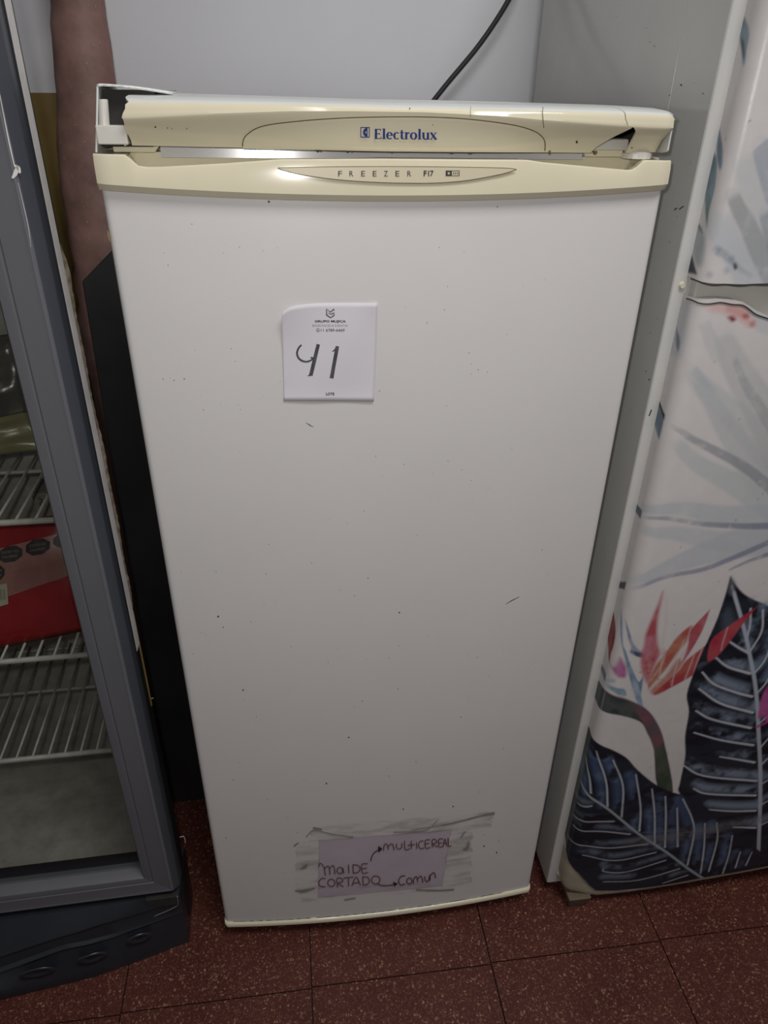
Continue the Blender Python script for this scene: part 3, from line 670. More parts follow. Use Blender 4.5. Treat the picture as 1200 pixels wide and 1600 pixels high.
hang(mb.build('arrow', INK), lab)

# ------------------------------------------------------------------ refrigerator with floral vinyl on the right
fr = thing('floral_refrigerator', 'tall refrigerator with doors wrapped in watercolour leaf and flower vinyl', 'refrigerator', (0.72, 0.28, 0))
FX, FXR, FYF, FYB, FT = 0.42, 1.02, 0.012, 0.585, 1.66
hang(MB().box(FX, FXR, 0.102, FYB, 0.035, FT).build('cabinet', FRSIDE, bevel=0.0008), fr)
hang(MB().loft([[(FX-0.0004, 0.1002, z), (FX-0.0004, FYF+0.0026, z), (FX+0.0006, FYF+0.0008, z), (FX+0.0026, FYF, z), (FXR, FYF, z), (FXR, 0.1002, z)] for z in (0.035, FT)]).build('cabinet_collar', FRSIDE), fr)
for x, y in ((0.470, 0.012), (0.98, 0.012), (0.455, 0.54), (0.98, 0.54)):
    hang(MB().loft([[(x-0.014, y-0.03, 0), (x+0.014, y-0.03, 0), (x+0.014, y+0.012, 0), (x-0.014, y+0.012, 0)], [(x-0.022, y-0.04, 0.037), (x+0.022, y-0.04, 0.037), (x+0.022, y+0.02, 0.037), (x-0.022, y+0.02, 0.037)]]).build('foot', FOOTM, bevel=0.003), fr)
hang(MB().box(FX+0.02, FXR-0.02, 0.0, FYF+0.001, 1.085, 1.15).build('door_divider', FRFRONT, bevel=0.002), fr)
DX, RC, DY = 0.4338, 0.020, -0.020                               # door's left face, corner radius, front plane
ARC = RC*math.pi/2
def s2xy(s, inset=0.0):                                         # wrap coordinate (0 where the corner starts) -> x, y
    if s < 0: return DX+inset, -s
    if s < ARC:
        a = s/RC; return DX+RC-(RC-inset)*math.cos(a), -(RC-inset)*math.sin(a)
    x = DX+RC+(s-ARC); return x, DY+inset-0.006*math.sin(min(1, (s-ARC)/0.45)*math.pi)
def art(px, py):
    """photograph pixel -> (s, z) on the door wrap"""
    p = atx(px, py, DX)
    if p[1] > 0.0: return (-min(p[1], 0.04), p[2])
    q = at(px, py, DY-0.004)
    if q[0] >= DX+RC: return (q[0]-DX-RC+ARC, q[2])
    q1 = hit(px, py, (DX, 0, 0), (-0.7071, -0.7071, 0)); u = (q1[0]-DX)/RC
    return (min(max(u, 0), 1)*ARC, q1[2])
GS = 0.0014
S0, S1, Z0, Z1 = -0.021, 0.50, 0.03, 1.47
ns = int((S1-S0)/GS); nz_ = int((Z1-Z0)/GS)
Sg = np.linspace(S0, S1, ns); Zg = np.linspace(Z0, Z1, nz_)
IMG = np.zeros((nz_, ns, 3)); IMG[:] = (0.60, 0.575, 0.565)
def vnoise(sc, seed, sx=1.0, sz=1.0):                           # smooth value noise over the door
    rs = np.random.RandomState(seed); out = np.zeros((nz_, ns)); amp = 1; tot = 0
    for o_ in range(4):
        gs = max(2, int((S1-S0)*sc*sx*2**o_)); gz = max(2, int((Z1-Z0)*sc*sz*2**o_)); g = rs.rand(gz+2, gs+2)
        u = (Sg-S0)/(S1-S0)*gs; v = (Zg-Z0)/(Z1-Z0)*gz; i = u.astype(int); j = v.astype(int)
        fu = u-i; fv = v-j; fu = fu*fu*(3-2*fu); fv = fv*fv*(3-2*fv)
        a = g[j][:, i]; b = g[j][:, i+1]; c = g[j+1][:, i]; d = g[j+1][:, i+1]
        out += amp*((a*(1-fu)+b*fu)*(1-fv)[:, None]+(c*(1-fu)+d*fu)*fv[:, None]); tot += amp; amp *= 0.55
    return out/tot
N1, N2, N3 = vnoise(14, 1), vnoise(40, 2), vnoise(90, 3)
NV = vnoise(16, 4, 1.0, 3.0)
def window(P, m):
    a = np.array(P); i0 = max(0, int((a[:, 0].min()-m-S0)/GS)); i1 = min(ns, int((a[:, 0].max()+m-S0)/GS)+2)
    j0 = max(0, int((a[:, 1].min()-m-Z0)/GS)); j1 = min(nz_, int((a[:, 1].max()+m-Z0)/GS)+2)
    return slice(j0, max(j1, j0)), slice(i0, max(i1, i0))
def segdist(P, js, is_):
    X, Zz = np.meshgrid(Sg[is_], Zg[js]); best = np.full(X.shape, 9.0); par = np.zeros(X.shape); n = len(P)-1
    for k in range(n):
        ax, az = P[k]; bx_, bz = P[k+1]; dx, dz = bx_-ax, bz-az; t = np.clip(((X-ax)*dx+(Zz-az)*dz)/(dx*dx+dz*dz+1e-12), 0, 1)
        d = np.hypot(X-ax-t*dx, Zz-az-t*dz); mk = d < best; best[mk] = d[mk]; par[mk] = ((k+t)/n)[mk]
    return best, par
def inside(P, js, is_):
    X, Zz = np.meshgrid(Sg[is_], Zg[js]); m = np.zeros(X.shape, bool); n = len(P)
    for k in range(n):
        x1, z1 = P[k]; x2, z2 = P[(k+1) % n]
        if z1 == z2: continue
        c = (z1 > Zz) != (z2 > Zz); m ^= c & (X < (x2-x1)*(Zz-z1)/(z2-z1)+x1)
    return m
def paint(js, is_, A, col, col2=None, nz=None):
    A = A[..., None]; c = np.array(col)
    if col2 is not None:
        k = np.clip((nz[js, is_]-0.35)/0.3, 0, 1)[..., None]; c = c*(1-k)+np.array(col2)*k
    IMG[js, is_] = IMG[js, is_]*(1-A)+c*A
def fill(px, col, col2=None, alpha=1.0, soft=0.0012, nz=None, curve=True):
    P = [art(*p) for p in px]
    if curve: P = [tuple(q) for q in dense(P+[P[0]], 4)]
    js, is_ = window(P, soft*2)
    if js.stop <= js.start or is_.stop <= is_.start: return
    m = inside(P, js, is_); d, _ = segdist(P+[P[0]], js, is_); sd = np.where(m, d, -d)
    A = np.clip(sd/(2*soft)+0.5, 0, 1)*alpha
    paint(js, is_, A, col, col2, N2 if nz is None else nz)
def stroke(px, wd, col, alpha=1.0, soft=0.0008, w1=None, col2=None, nz=None, tex=0.0, a1=None, blot=0):
    P = [tuple(q) for q in dense([art(*p) for p in px], 5)]
    wm = max(wd, w1 or 0); js, is_ = window(P, wm+soft*2)
    if js.stop <= js.start or is_.stop <= is_.start: return
    d, t = segdist(P, js, is_); hw = (wd+((w1 if w1 is not None else wd)-wd)*t)/2
    A = np.clip((hw-d)/(2*soft)+0.5, 0, 1)*(alpha+((a1 if a1 is not None else alpha)-alpha)*t)
    if tex >= 0.4 and not blot and wm > 0.008: A = A*np.clip(t/0.10+0.15+0.5*(N2[js, is_]-0.5), 0, 1)
    if blot: A = A*np.clip((0.6*N2[js, is_]+0.4*N1[js, is_]-0.40)/0.16, 0, 1)
    if tex: A = A*np.clip(1-tex+tex*2*(N3[js, is_]+N2[js, is_]-0.5), 0, 1)
    paint(js, is_, A, col, col2, N2 if nz is None else nz)
# -- pale washes and grey palm strokes
for pts, wd, w1, c, al in (
  ([(1082, 580), (1115, 632), (1150, 690), (1200, 765), (1260, 850)], 0.010, 0.05, (0.42, 0.44, 0.45), 0.6),
  ([(1052, 682), (1090, 725), (1140, 752), (1200, 790), (1260, 830)], 0.014, 0.040, (0.45, 0.475, 0.48), 0.75),
  ([(1075, 570), (1100, 604), (1150, 652), (1200, 705), (1260, 780)], 0.012, 0.05, (0.44, 0.45, 0.46), 0.6),
  ([(1000, 790), (1060, 796), (1130, 806), (1210, 806)], 0.010, 0.038, (0.42, 0.45, 0.48), 0.7),
  ([(1000, 822), (1060, 836), (1130, 846), (1210, 846)], 0.012, 0.04, (0.42, 0.45, 0.48), 0.6),
  ([(985, 905), (1060, 882), (1130, 856), (1210, 836)], 0.012, 0.06, (0.44, 0.46, 0.49), 0.8),
  ([(1135, 330), (1160, 380), (1190, 440), (1215, 480)], 0.03, 0.06, (0.45, 0.47, 0.48), 0.6),
  ([(1110, 330), (1130, 370), (1170, 420), (1200, 445)], 0.02, 0.03, (0.48, 0.50, 0.53), 0.7),
  ([(1130, 520), (1150, 570), (1190, 640), (1230, 720)], 0.02, 0.05, (0.42, 0.425, 0.43), 0.6),
  ([(1160, 240), (1180, 300), (1200, 340), (1240, 380)], 0.02, 0.04, (0.46, 0.475, 0.485), 0.6)):
    stroke(pts, wd, c, al, 0.0025, w1, tex=0.45)
for pts, wd, w1, c, al, a1 in (
  ([(1050, 661), (1066, 674), (1084, 688), (1120, 706), (1165, 731), (1201, 760), (1250, 800)], 0.005, 0.016, (0.25, 0.26, 0.28), 0.65, 0.8),
  ([(1006, 806), (1040, 812), (1100, 820), (1160, 822), (1201, 821), (1250, 818)], 0.004, 0.012, (0.20, 0.225, 0.27), 0.55, 0.95),
  ([(990, 916), (1040, 904), (1097, 891), (1142, 873), (1201, 846), (1250, 820)], 0.006, 0.010, (0.20, 0.22, 0.29), 0.6, 0.95),
  ([(1140, 890), (1170, 876), (1210, 862)], 0.003, 0.008, (0.12, 0.14, 0.22), 0.5, 0.9),
  ([(1145, 302), (1158, 328), (1170, 350), (1185, 385), (1204, 424), (1230, 480)], 0.012, 0.024, (0.30, 0.315, 0.325), 0.8, 0.7),
  ([(1120, 390), (1132, 397), (1144, 408), (1160, 422), (1176, 432)], 0.009, 0.004, (0.26, 0.29, 0.33), 0.7, 0.3),
  ([(1148, 556), (1165, 600), (1190, 640), (1225, 700)], 0.006, 0.016, (0.30, 0.31, 0.32), 0.5, 0.6),
  ([(1082, 574), (1098, 592), (1116, 612)], 0.012, 0.006, (0.36, 0.41, 0.45), 0.7, 0.3),
  ([(1100, 500), (1112, 530), (1125, 556)], 0.012, 0.018, (0.46, 0.47, 0.47), 0.6, 0.5),
  ([(1190, 225), (1200, 245), (1220, 300)], 0.016, 0.03, (0.30, 0.33, 0.38), 0.7, 0.8),
  ([(1196, 330), (1215, 380), (1230, 430)], 0.012, 0.03, (0.26, 0.30, 0.34), 0.7, 0.8)):
    stroke(pts, wd, c, al, 0.0013, w1, tex=0.7, a1=a1)
fill([(1148, 412), (1153, 413), (1155, 420), (1150, 422)], (0.03, 0.035, 0.05), alpha=0.9)
for p in ((1122, 388), (1146, 406), (1138, 424), (1110, 428)): fill([(p[0]-3, p[1]), (p[0], p[1]-4), (p[0]+4, p[1]), (p[0], p[1]+4)], (0.10, 0.13, 0.26), alpha=0.5, soft=0.003)
# -- red stain on the top of the lower door
fill([(1102, 478), (1120, 475), (1150, 478), (1166, 480), (1178, 500), (1181, 508), (1172, 511), (1160, 502), (1140, 492), (1112, 486)], (0.55, 0.27, 0.25), (0.62, 0.42, 0.40), 0.85, 0.004)
fill([(1139, 497), (1146, 495), (1152, 500), (1146, 504)], (0.22, 0.02, 0.04), alpha=1, soft=0.002); fill([(1162, 493), (1170, 491), (1172, 497), (1165, 498)], (0.35, 0.08, 0.09), alpha=0.9, soft=0.002)
fill([(1174, 505), (1180, 503), (1180, 510), (1174, 511)], (0.38, 0.10, 0.10), alpha=0.8, soft=0.003)
# -- print that wraps onto the door sides, plus a painted side shade
NAVY, INDIGO = (0.010, 0.012, 0.020), (0.07, 0.11, 0.19)
fill([(1160, 20), (1171, 47), (1169, 75), (1164, 103), (1157, 64), (1154, 52)], (0.08, 0.13, 0.17), (0.20, 0.29, 0.34), 0.95)
fill([(1157, 60), (1163, 66), (1164, 92), (1158, 72)], (0.03, 0.035, 0.04), alpha=0.9)
fill([(1124, 196), (1130, 234), (1128, 266), (1120, 236)], (0.05, 0.08, 0.13), (0.16, 0.24, 0.34), 0.95)
fill([(1113, 234), (1120, 250), (1119, 290), (1108, 330), (1104, 344), (1102, 300)], (0.07, 0.14, 0.17), (0.20, 0.28, 0.34), 0.95)
fill([(1104, 300), (1110, 306), (1108, 345), (1105, 352)], (0.14, 0.24, 0.22), alpha=0.8)
fill([(1090, 350), (1104, 372), (1098, 416), (1083, 392)], (0.32, 0.36, 0.38), alpha=0.8, soft=0.003)
fill([(1089, 350), (1094, 352), (1098, 364), (1093, 360)], (0.12, 0.15, 0.18), alpha=0.9)
fill([(1080, 392), (1092, 428), (1073, 426)], (0.022, 0.03, 0.045), (0.05, 0.07, 0.10), 1, curve=False)
fill([(1065, 466), (1084, 470), (1070, 556), (1045, 556)], (0.40, 0.43, 0.46), alpha=0.5, soft=0.003, curve=False)  # grey shade of the lower door's side face, painted into the wrap
fill([(1057, 512), (1063, 530), (1061, 548), (1056, 536)], (0.10, 0.16, 0.22), alpha=0.85, soft=0.002)
fill([(1030, 626), (1040, 652), (1032, 686), (1022, 662)], (0.08, 0.14, 0.19), (0.20, 0.28, 0.34), 0.9, curve=False)
fill([(1030, 624), (1041, 647), (1040, 654), (1029, 632)], (0.015, 0.02, 0.03), alpha=1, curve=False)
fill([(993, 785), (1005, 797), (1002, 810), (991, 796)], (0.03, 0.045, 0.07), (0.12, 0.18, 0.24), 0.95, curve=False)
fill([(966, 909), (980, 908), (977, 920), (963, 918)], (0.02, 0.025, 0.04), alpha=0.95, curve=False)
# -- bird-of-paradise flower
z4 = lambda *pts: [(900+u/4.0, 860+v/4.0) for u, v in pts]
RED, ORA, PNK = (0.36, 0.035, 0.05), (0.42, 0.16, 0.09), (0.44, 0.14, 0.18)
fill(z4((230, 340), (250, 480), (245, 580), (225, 640), (214, 690), (202, 610), (198, 540), (206, 450)), (0.22, 0.03, 0.035), (0.30, 0.06, 0.06), 1)
fill(z4((215, 690), (240, 715), (265, 690), (285, 655), (315, 730), (318, 800), (285, 790), (258, 770)), (0.36, 0.05, 0.22), (0.45, 0.20, 0.36), 0.9, 0.003)
fill(z4((292, 350), (300, 430), (300, 560), (315, 620), (345, 720), (395, 840), (420, 960), (425, 995), (395, 980), (355, 860), (325, 740), (305, 640), (292, 560), (286, 430)), (0.10, 0.20, 0.30), (0.30, 0.38, 0.48), 0.9)
fill(z4((318, 420), (340, 500), (365, 590), (400, 630), (437, 655), (425, 676), (385, 672), (345, 640), (352, 610), (330, 540)), (0.14, 0.18, 0.27), (0.30, 0.33, 0.42), 0.95)
fill(z4((365, 640), (437, 655), (425, 678), (380, 670)), (0.05, 0.065, 0.11), alpha=0.9)
fill(z4((425, 790), (420, 850), (408, 900), (395, 850), (375, 810), (400, 830)), (0.08, 0.16, 0.25), alpha=0.85)
fill(z4((158, 650), (160, 700), (190, 760), (190, 808), (180, 805), (150, 720), (146, 680)), (0.05, 0.08, 0.13), (0.12, 0.18, 0.26), 0.95)
fill(z4((190, 790), (250, 790), (245, 810), (205, 815), (260, 850), (310, 880), (320, 920), (280, 910), (230, 860), (195, 840)), (0.14, 0.25, 0.34), (0.45, 0.50, 0.55), 0.85)
fill(z4((550, 262), (540, 330), (520, 420), (512, 520), (518, 600), (530, 650), (495, 730), (460, 830), (440, 830), (415, 760), (410, 690), (430, 600), (440, 540), (470, 460), (520, 340)), RED, PNK, 0.92, 0.003)
fill(z4((560, 230), (575, 330), (575, 480), (545, 620), (530, 660), (540, 560), (565, 420)), (0.55, 0.45, 0.44), alpha=0.5, soft=0.003)
fill(z4((455, 880), (460, 820), (500, 730), (560, 650), (640, 540), (728, 470), (700, 560), (640, 640), (570, 740), (520, 800)), (0.38, 0.06, 0.05), ORA, 0.95, 0.002)
fill(z4((840, 365), (800, 480), (760, 560), (700, 660), (665, 705), (700, 590), (720, 500)), (0.36, 0.05, 0.07), (0.42, 0.13, 0.16), 0.95)
fill(z4((560, 880), (500, 910), (470, 880), (560, 790), (640, 680), (670, 700), (640, 760)), PNK, ORA, 0.85, 0.003)
fill(z4((1130, 345), (1050, 400), (940, 480), (800, 600), (690, 690), (640, 760), (520, 870), (490, 908), (560, 880), (700, 800), (800, 730), (880, 660), (950, 580), (1030, 470)), RED, (0.40, 0.09, 0.07), 0.97, 0.0015)
for a in (((945, 480), (920, 560), (905, 620)), ((850, 560), (825, 640), (800, 720)), ((790, 610), (760, 690), (735, 770)), ((740, 650), (715, 720), (680, 810)), ((640, 690), (615, 780), (600, 850)), ((545, 660), (530, 760), (510, 850)), ((560, 650), (540, 720), (470, 820)), ((720, 480), (690, 580), (640, 640)), ((680, 560), (640, 650), (580, 760))):
    stroke(z4(*a), 0.0022, (0.55, 0.40, 0.40), 0.75, 0.001)
fill(z4((690, 600), (705, 570), (690, 640), (660, 695), (650, 660)), (0.56, 0.47, 0.46), alpha=0.7)
for k in range(60):
    u = random.uniform(430, 640); v = random.uniform(560, 860)
    if (u-430)*0.9+(v-560) < 120: continue
    s = random.uniform(3, 9); fill(z4((u-s, v), (u, v-s), (u+s, v), (u, v+s)), random.choice([(0.50, 0.30, 0.24), (0.30, 0.03, 0.06), (0.48, 0.20, 0.12)]), alpha=0.5, soft=0.002)
# stem
fill([(931, 1055), (945, 1074), (975, 1094), (1007, 1107), (1025, 1127), (1038, 1160), (1051, 1236), (1027, 1228), (1022, 1172), (1012, 1147), (1000, 1129), (962, 1117), (938, 1104), (926, 1076)], (0.035, 0.045, 0.047), (0.075, 0.085, 0.085), 1)
fill([(985, 1100), (1007, 1108), (1025, 1128), (1037, 1160), (1024, 1172), (1014, 1146), (1002, 1125)], (0.22, 0.08, 0.11), (0.10, 0.08, 0.09), 0.9, 0.002)
fill([(1037, 1160), (1051, 1236), (1030, 1230), (1023, 1180)], (0.045, 0.065, 0.045), (0.08, 0.09, 0.07), 1, curve=False)
stroke([(948, 1078), (945, 1092), (942, 1104)], 0.0015, (0.35, 0.38, 0.37), 0.6); stroke([(945, 1074), (975, 1093), (1005, 1107)], 0.002, (0.25, 0.12, 0.15), 0.7)
# -- big upright leaf
leafA = [(1141, 900), (1150, 914), (1166, 930), (1200, 946), (1240, 965), (1290, 1010), (1310, 1100), (1310, 1260), (1280, 1345), (1200, 1346), (1150, 1330), (1100, 1275), (1062, 1240), (1062, 1222), (1070, 1182), (1070, 1150), (1076, 1112), (1073, 1085), (1086, 1046), (1105, 1002), (1121, 965), (1134, 926)]
fill(leafA, NAVY, (0.020, 0.026, 0.036), 1, 0.0012, nz=NV)
veinsL = [[(1137, 1000), (1152, 1010), (1169, 1019)], [(1117, 1026), (1137, 1041), (1171, 1051)], [(1097, 1050), (1115, 1068), (1150, 1081), (1174, 1087)], [(1092, 1076), (1125, 1098), (1175, 1112)], [(1087, 1110), (1112, 1123), (1172, 1136)], [(1084, 1144), (1125, 1155), (1176, 1163)], [(1124, 1181), (1150, 1185), (1178, 1190)], [(1067, 1195), (1099, 1211), (1181, 1219)], [(1083, 1231), (1105, 1239), (1180, 1242)], [(1103, 1263), (1140, 1266), (1180, 1266)], [(1145, 1291), (1180, 1293)]]
for v in veinsL:                                                # blue-grey wash lying above each rib
    stroke([(p[0]+3, p[1]-9) for p in v], 0.014, (0.20, 0.245, 0.32), 0.9, 0.006, 0.020, tex=0.3, blot=1)
veinsR = [[(1172, 950), (1171, 975), (1165, 1000)], [(1191, 952), (1189, 985), (1172, 1015)], [(1206, 1000), (1194, 1030), (1178, 1050)], [(1215, 1030), (1196, 1065), (1183, 1080)], [(1225, 1080), (1200, 1115), (1184, 1130)], [(1230, 1120), (1202, 1150), (1186, 1168)], [(1235, 1160), (1204, 1180), (1186, 1196)], [(1230, 1200), (1186, 1226)], [(1230, 1235), (1186, 1258)], [(1230, 1270), (1186, 1290)]]
for v in veinsR: stroke([(p[0]+2, p[1]-8) for p in v], 0.018, (0.14, 0.19, 0.26), 0.8, 0.006, tex=0.3, blot=1)
RIB = (0.50, 0.52, 0.57)
for v in veinsL: stroke(v, 0.0026, RIB, 0.9, 0.001, 0.0046)
for v in veinsR: stroke(v, 0.003, RIB, 0.85, 0.001)
stroke([(1143, 915), (1150, 940), (1157, 962)], 0.003, RIB, 0.8); stroke([(1146, 925), (1156, 960), (1165, 995), (1172, 1030), (1178, 1062), (1182, 1100), (1184, 1140), (1187, 1200), (1187, 1260), (1185, 1332)], 0.005, (0.40, 0.43, 0.50), 0.95, 0.001, 0.007)
fill([(1142, 900), (1149, 912), (1143, 930), (1137, 920)], (0.13, 0.14, 0.16), alpha=0.7, soft=0.003)
fill([(1128, 960), (1140, 950), (1150, 985), (1130, 1000)], (0.08, 0.10, 0.13), alpha=0.6, soft=0.005)
fill(z4((1130, 345), (1050, 400), (940, 480), (845, 560), (820, 690), (880, 660), (950, 580), (1030, 470)), (0.36, 0.03, 0.055), (0.38, 0.07, 0.08), 0.98, 0.0012)
stroke(z4((945, 480), (920, 560), (905, 620)), 0.0022, (0.55, 0.35, 0.40), 0.75, 0.001)
# magenta bloom entering at the right
fill([(1206, 1062), (1192, 1080), (1184, 1110), (1184, 1122), (1192, 1118), (1200, 1128), (1230, 1120), (1240, 1070)], (0.36, 0.04, 0.20), (0.45, 0.10, 0.30), 0.9, 0.002)
stroke([(1182, 1134), (1195, 1128), (1212, 1116)], 0.006, (0.36, 0.06, 0.22), 0.8, 0.001)
# -- lower-left leaf
z5 = lambda *pts: [(820+u/3.158, 1100+v/3.158) for u, v in pts]
fill(z5((303, 78), (320, 120), (336, 158), (400, 210), (500, 268), (560, 330), (650, 400), (740, 437), (830, 455), (905, 515), (990, 590), (1100, 680), (1230, 790), (1150, 812), (900, 850), (700, 888), (500, 918), (350, 926), (300, 880), (218, 765), (196, 650), (200, 560), (236, 400), (250, 280), (280, 180)), NAVY, (0.018, 0.024, 0.036), 1, 0.0012, nz=NV)
fill(z5((300, 120), (310, 260), (300, 380), (285, 400), (240, 420), (250, 300), (280, 190)), (0.035, 0.06, 0.05), (0.06, 0.09, 0.075), 0.8, 0.006)
up_ = [[(330, 430), (326, 350), (305, 262)], [(412, 512), (405, 390), (360, 222)], [(480, 562), (487, 410), (440, 285)], [(566, 628), (572, 510), (550, 352)], [(640, 690), (640, 540), (628, 420)], [(690, 705), (695, 560), (693, 455)], [(752, 700), (752, 600), (750, 510)], [(800, 790), (832, 640), (822, 560), (778, 465)], [(865, 830), (882, 700), (886, 585)], [(905, 822), (946, 670), (944, 582)], [(975, 832), (1005, 740), (1022, 645)], [(1038, 805), (1062, 728)], [(1090, 795), (1120, 730)]]
lo_ = [[(330, 500), (290, 492), (262, 480)], [(442, 585), (300, 572), (245, 543)], [(520, 645), (380, 636), (245, 590)], [(605, 690), (420, 716), (290, 700), (212, 645)], [(645, 730), (450, 776), (290, 755)], [(692, 768), (500, 830), (395, 832), (390, 818)], [(760, 808), (560, 868), (390, 882)], [(800, 840), (680, 880)]]
for v in up_: stroke(z5(*[(p[0]-28, p[1]) for p in v]), 0.010, (0.12, 0.175, 0.28), 0.9, 0.005, 0.017, col2=(0.05, 0.08, 0.15), tex=0.3, blot=1)
for v in lo_: stroke(z5(*[(p[0], p[1]-26) for p in v]), 0.010, (0.13, 0.165, 0.21), 0.85, 0.005, 0.014, tex=0.4, blot=1)
for v in up_: stroke(z5(*v), 0.0034, (0.46, 0.49, 0.54), 0.9, 0.001, 0.0022, tex=0.3)
for v in lo_: stroke(z5(*v), 0.0032, (0.44, 0.46, 0.50), 0.85, 0.001, 0.0022, tex=0.3)
stroke(z5((280, 380), (320, 440), (420, 530), (560, 640), (700, 730), (800, 805), (880, 858)), 0.004, (0.30, 0.35, 0.37), 0.95, 0.001, 0.0052)
for k in range(16):                                             # scuffed band across the leaves
    v0 = 600+random.uniform(-30, 70); u0 = 500+random.uniform(0, 380); ln = random.uniform(120, 400)
    stroke(z5((u0, v0+60-(u0-500)*0.08), (u0+ln/2, v0+60-(u0+ln/2-500)*0.085), (u0+ln, v0+60-(u0+ln-500)*0.09)), 0.0012, (0.24, 0.235, 0.24), 0.35, 0.0008, tex=0.9)
stroke(z5((500, 690), (750, 650), (1000, 590), (1230, 555)), 0.022, (0.17, 0.165, 0.17), 0.45, 0.008, tex=0.9)
# specks and scuffs over all
for _ in range(70):
    s_ = random.uniform(S0, 0.42); z_ = random.uniform(0.2, 1.4); r_ = random.uniform(0.0006, 0.0014)
    js = slice(max(0, int((z_-0.004-Z0)/GS)), int((z_+0.004-Z0)/GS)); is_ = slice(max(0, int((s_-0.004-S0)/GS)), int((s_+0.004-S0)/GS))
    X, Zz = np.meshgrid(Sg[is_], Zg[js]); paint(js, is_, np.clip((r_-np.hypot(X-s_, Zz-z_))/0.001+0.5, 0, 1)*0.6, (0.10, 0.09, 0.08))
IMG *= (0.93+0.14*(N1*0.5+N3*0.5))[..., None]
VM = bpy.data.materials.new('printed_vinyl'); VM.use_nodes = True; nt = VM.node_tree; b = nt.nodes['Principled BSDF']
an = nt.nodes.new('ShaderNodeAttribute'); an.attribute_name = 'print'; nt.links.new(an.outputs['Color'], b.inputs['Base Color'])
b.inputs['Roughness'].default_value = 0.28; b.inputs['Specular IOR Level'].default_value = 0.32
nz = nt.nodes.new('ShaderNodeTexNoise'); nz.inputs['Scale'].default_value = 90; bp = nt.nodes.new('ShaderNodeBump'); bp.inputs['Strength'].default_value = 0.08; bp.inputs['Distance'].default_value = 0.001
nt.links.new(nz.outputs[0], bp.inputs['Height']); nt.links.new(bp.outputs[0], b.inputs['Normal'])
ub = [art(*p) for p in ((1072, 430), (1082, 434), (1100, 439), (1116, 442), (1135, 444.5), (1165, 445), (1200, 443))]; ub = [(-0.03, ub[0][1])] + sorted(ub) + [(0.6, ub[-1][1])]
lt_ = [art(*p) for p in ((1066, 457), (1084, 463), (1095, 466.5), (1130, 469), (1162, 472), (1172, 478), (1182, 485), (1200, 493))]; lt_ = [(-0.03, lt_[0][1])] + sorted(lt_) + [(0.23, 1.055), (0.6, 1.055)]
lbx = [art(*p) for p in ((884, 1316), (890, 1340), (905, 1367), (920, 1384), (932, 1393), (985, 1391), (1100, 1370), (1200, 1354))]
lbx = [(-0.03, lbx[0][1]+0.03), (-0.012, lbx[0][1]+0.012)] + sorted(lbx) + [(0.6, lbx[-1][1])]
def wrap(name, zlo, zhi, parent):
    """vinyl skin: a fine grid in (s, z), trimmed to the door's outline, coloured by the print"""
    nzr = int((max(p[1] for p in zhi)-min(p[1] for p in zlo))/GS)
    iS = np.arange(ns); lo_z = np.interp(Sg, [p[0] for p in zlo], [p[1] for p in zlo]); hi_z = np.interp(Sg, [p[0] for p in zhi], [p[1] for p in zhi])
    t = np.linspace(0, 1, nzr)[:, None]; Zc = lo_z[None, :]*(1-t)+hi_z[None, :]*t
    XY = np.array([s2xy(s) for s in Sg]); V = np.empty((nzr, ns, 3)); V[..., 0] = XY[None, :, 0]; V[..., 1] = XY[None, :, 1]; V[..., 2] = Zc
    fj = np.clip((Zc-Z0)/(Z1-Z0)*(nz_-1), 0, nz_-1.001); j0 = fj.astype(int); f = (fj-j0)[..., None]; ii = np.broadcast_to(iS, Zc.shape)
    Cc = IMG[j0, ii]*(1-f)+IMG[j0+1, ii]*f
    idx = np.arange(nzr*ns).reshape(nzr, ns); q = np.stack([idx[:-1, :-1], idx[:-1, 1:], idx[1:, 1:], idx[1:, :-1]], -1).reshape(-1, 4)
    me = bpy.data.meshes.new(name); me.vertices.add(nzr*ns); me.vertices.foreach_set('co', V.reshape(-1).astype(np.float32))
    me.loops.add(q.size); me.loops.foreach_set('vertex_index', q.reshape(-1).astype(np.int32))
    me.polygons.add(len(q)); me.polygons.foreach_set('loop_start', np.arange(0, q.size, 4, dtype=np.int32)); me.polygons.foreach_set('use_smooth', np.ones(len(q), bool))
    me.update(); me.validate()
    at_ = me.color_attributes.new('print', 'FLOAT_COLOR', 'POINT'); c4_ = np.ones((nzr*ns, 4), np.float32); c4_[:, :3] = Cc.reshape(-1, 3); at_.data.foreach_set('color', c4_.reshape(-1))
    me.materials.append(VM); o = bpy.data.objects.new(name, me); COL.objects.link(o); return sub(o, parent)
def door_core(name, zlo, zhi, m):
    ss = np.concatenate([np.linspace(-0.021, 0, 4), np.linspace(0.002, ARC, 9), np.linspace(ARC+0.005, 0.50, 40)])
    bot, top = [], []
    mbx = MB(); rows = []
    f = lambda P, s: lerp(P, s)
    lo_r = [(*s2xy(s, 0.0012), f(zlo, s)+0.0008) for s in ss]; hi_r = [(*s2xy(s, 0.0012), f(zhi, s)-0.0008) for s in ss]
    lo_b = [(x, 0.0105, z) for x, y, z in lo_r]; hi_b = [(x, 0.0105, z) for x, y, z in hi_r]
    mbx.grid([lo_b, lo_r, hi_r, hi_b]); mbx.grid([hi_b, lo_b])
    i = len(mbx.v)
    return hang(mbx.build(name, m), fr)
ud = door_core('upper_door', ub, [(-0.03, 1.46), (0.6, 1.46)], FRFRONT); wrap('vinyl_wrap', ub, [(-0.03, 1.4605), (0.6, 1.4605)], ud)
ld = door_core('lower_door', lbx, lt_, FRFRONT); wrap('vinyl_wrap', lbx, lt_, ld)
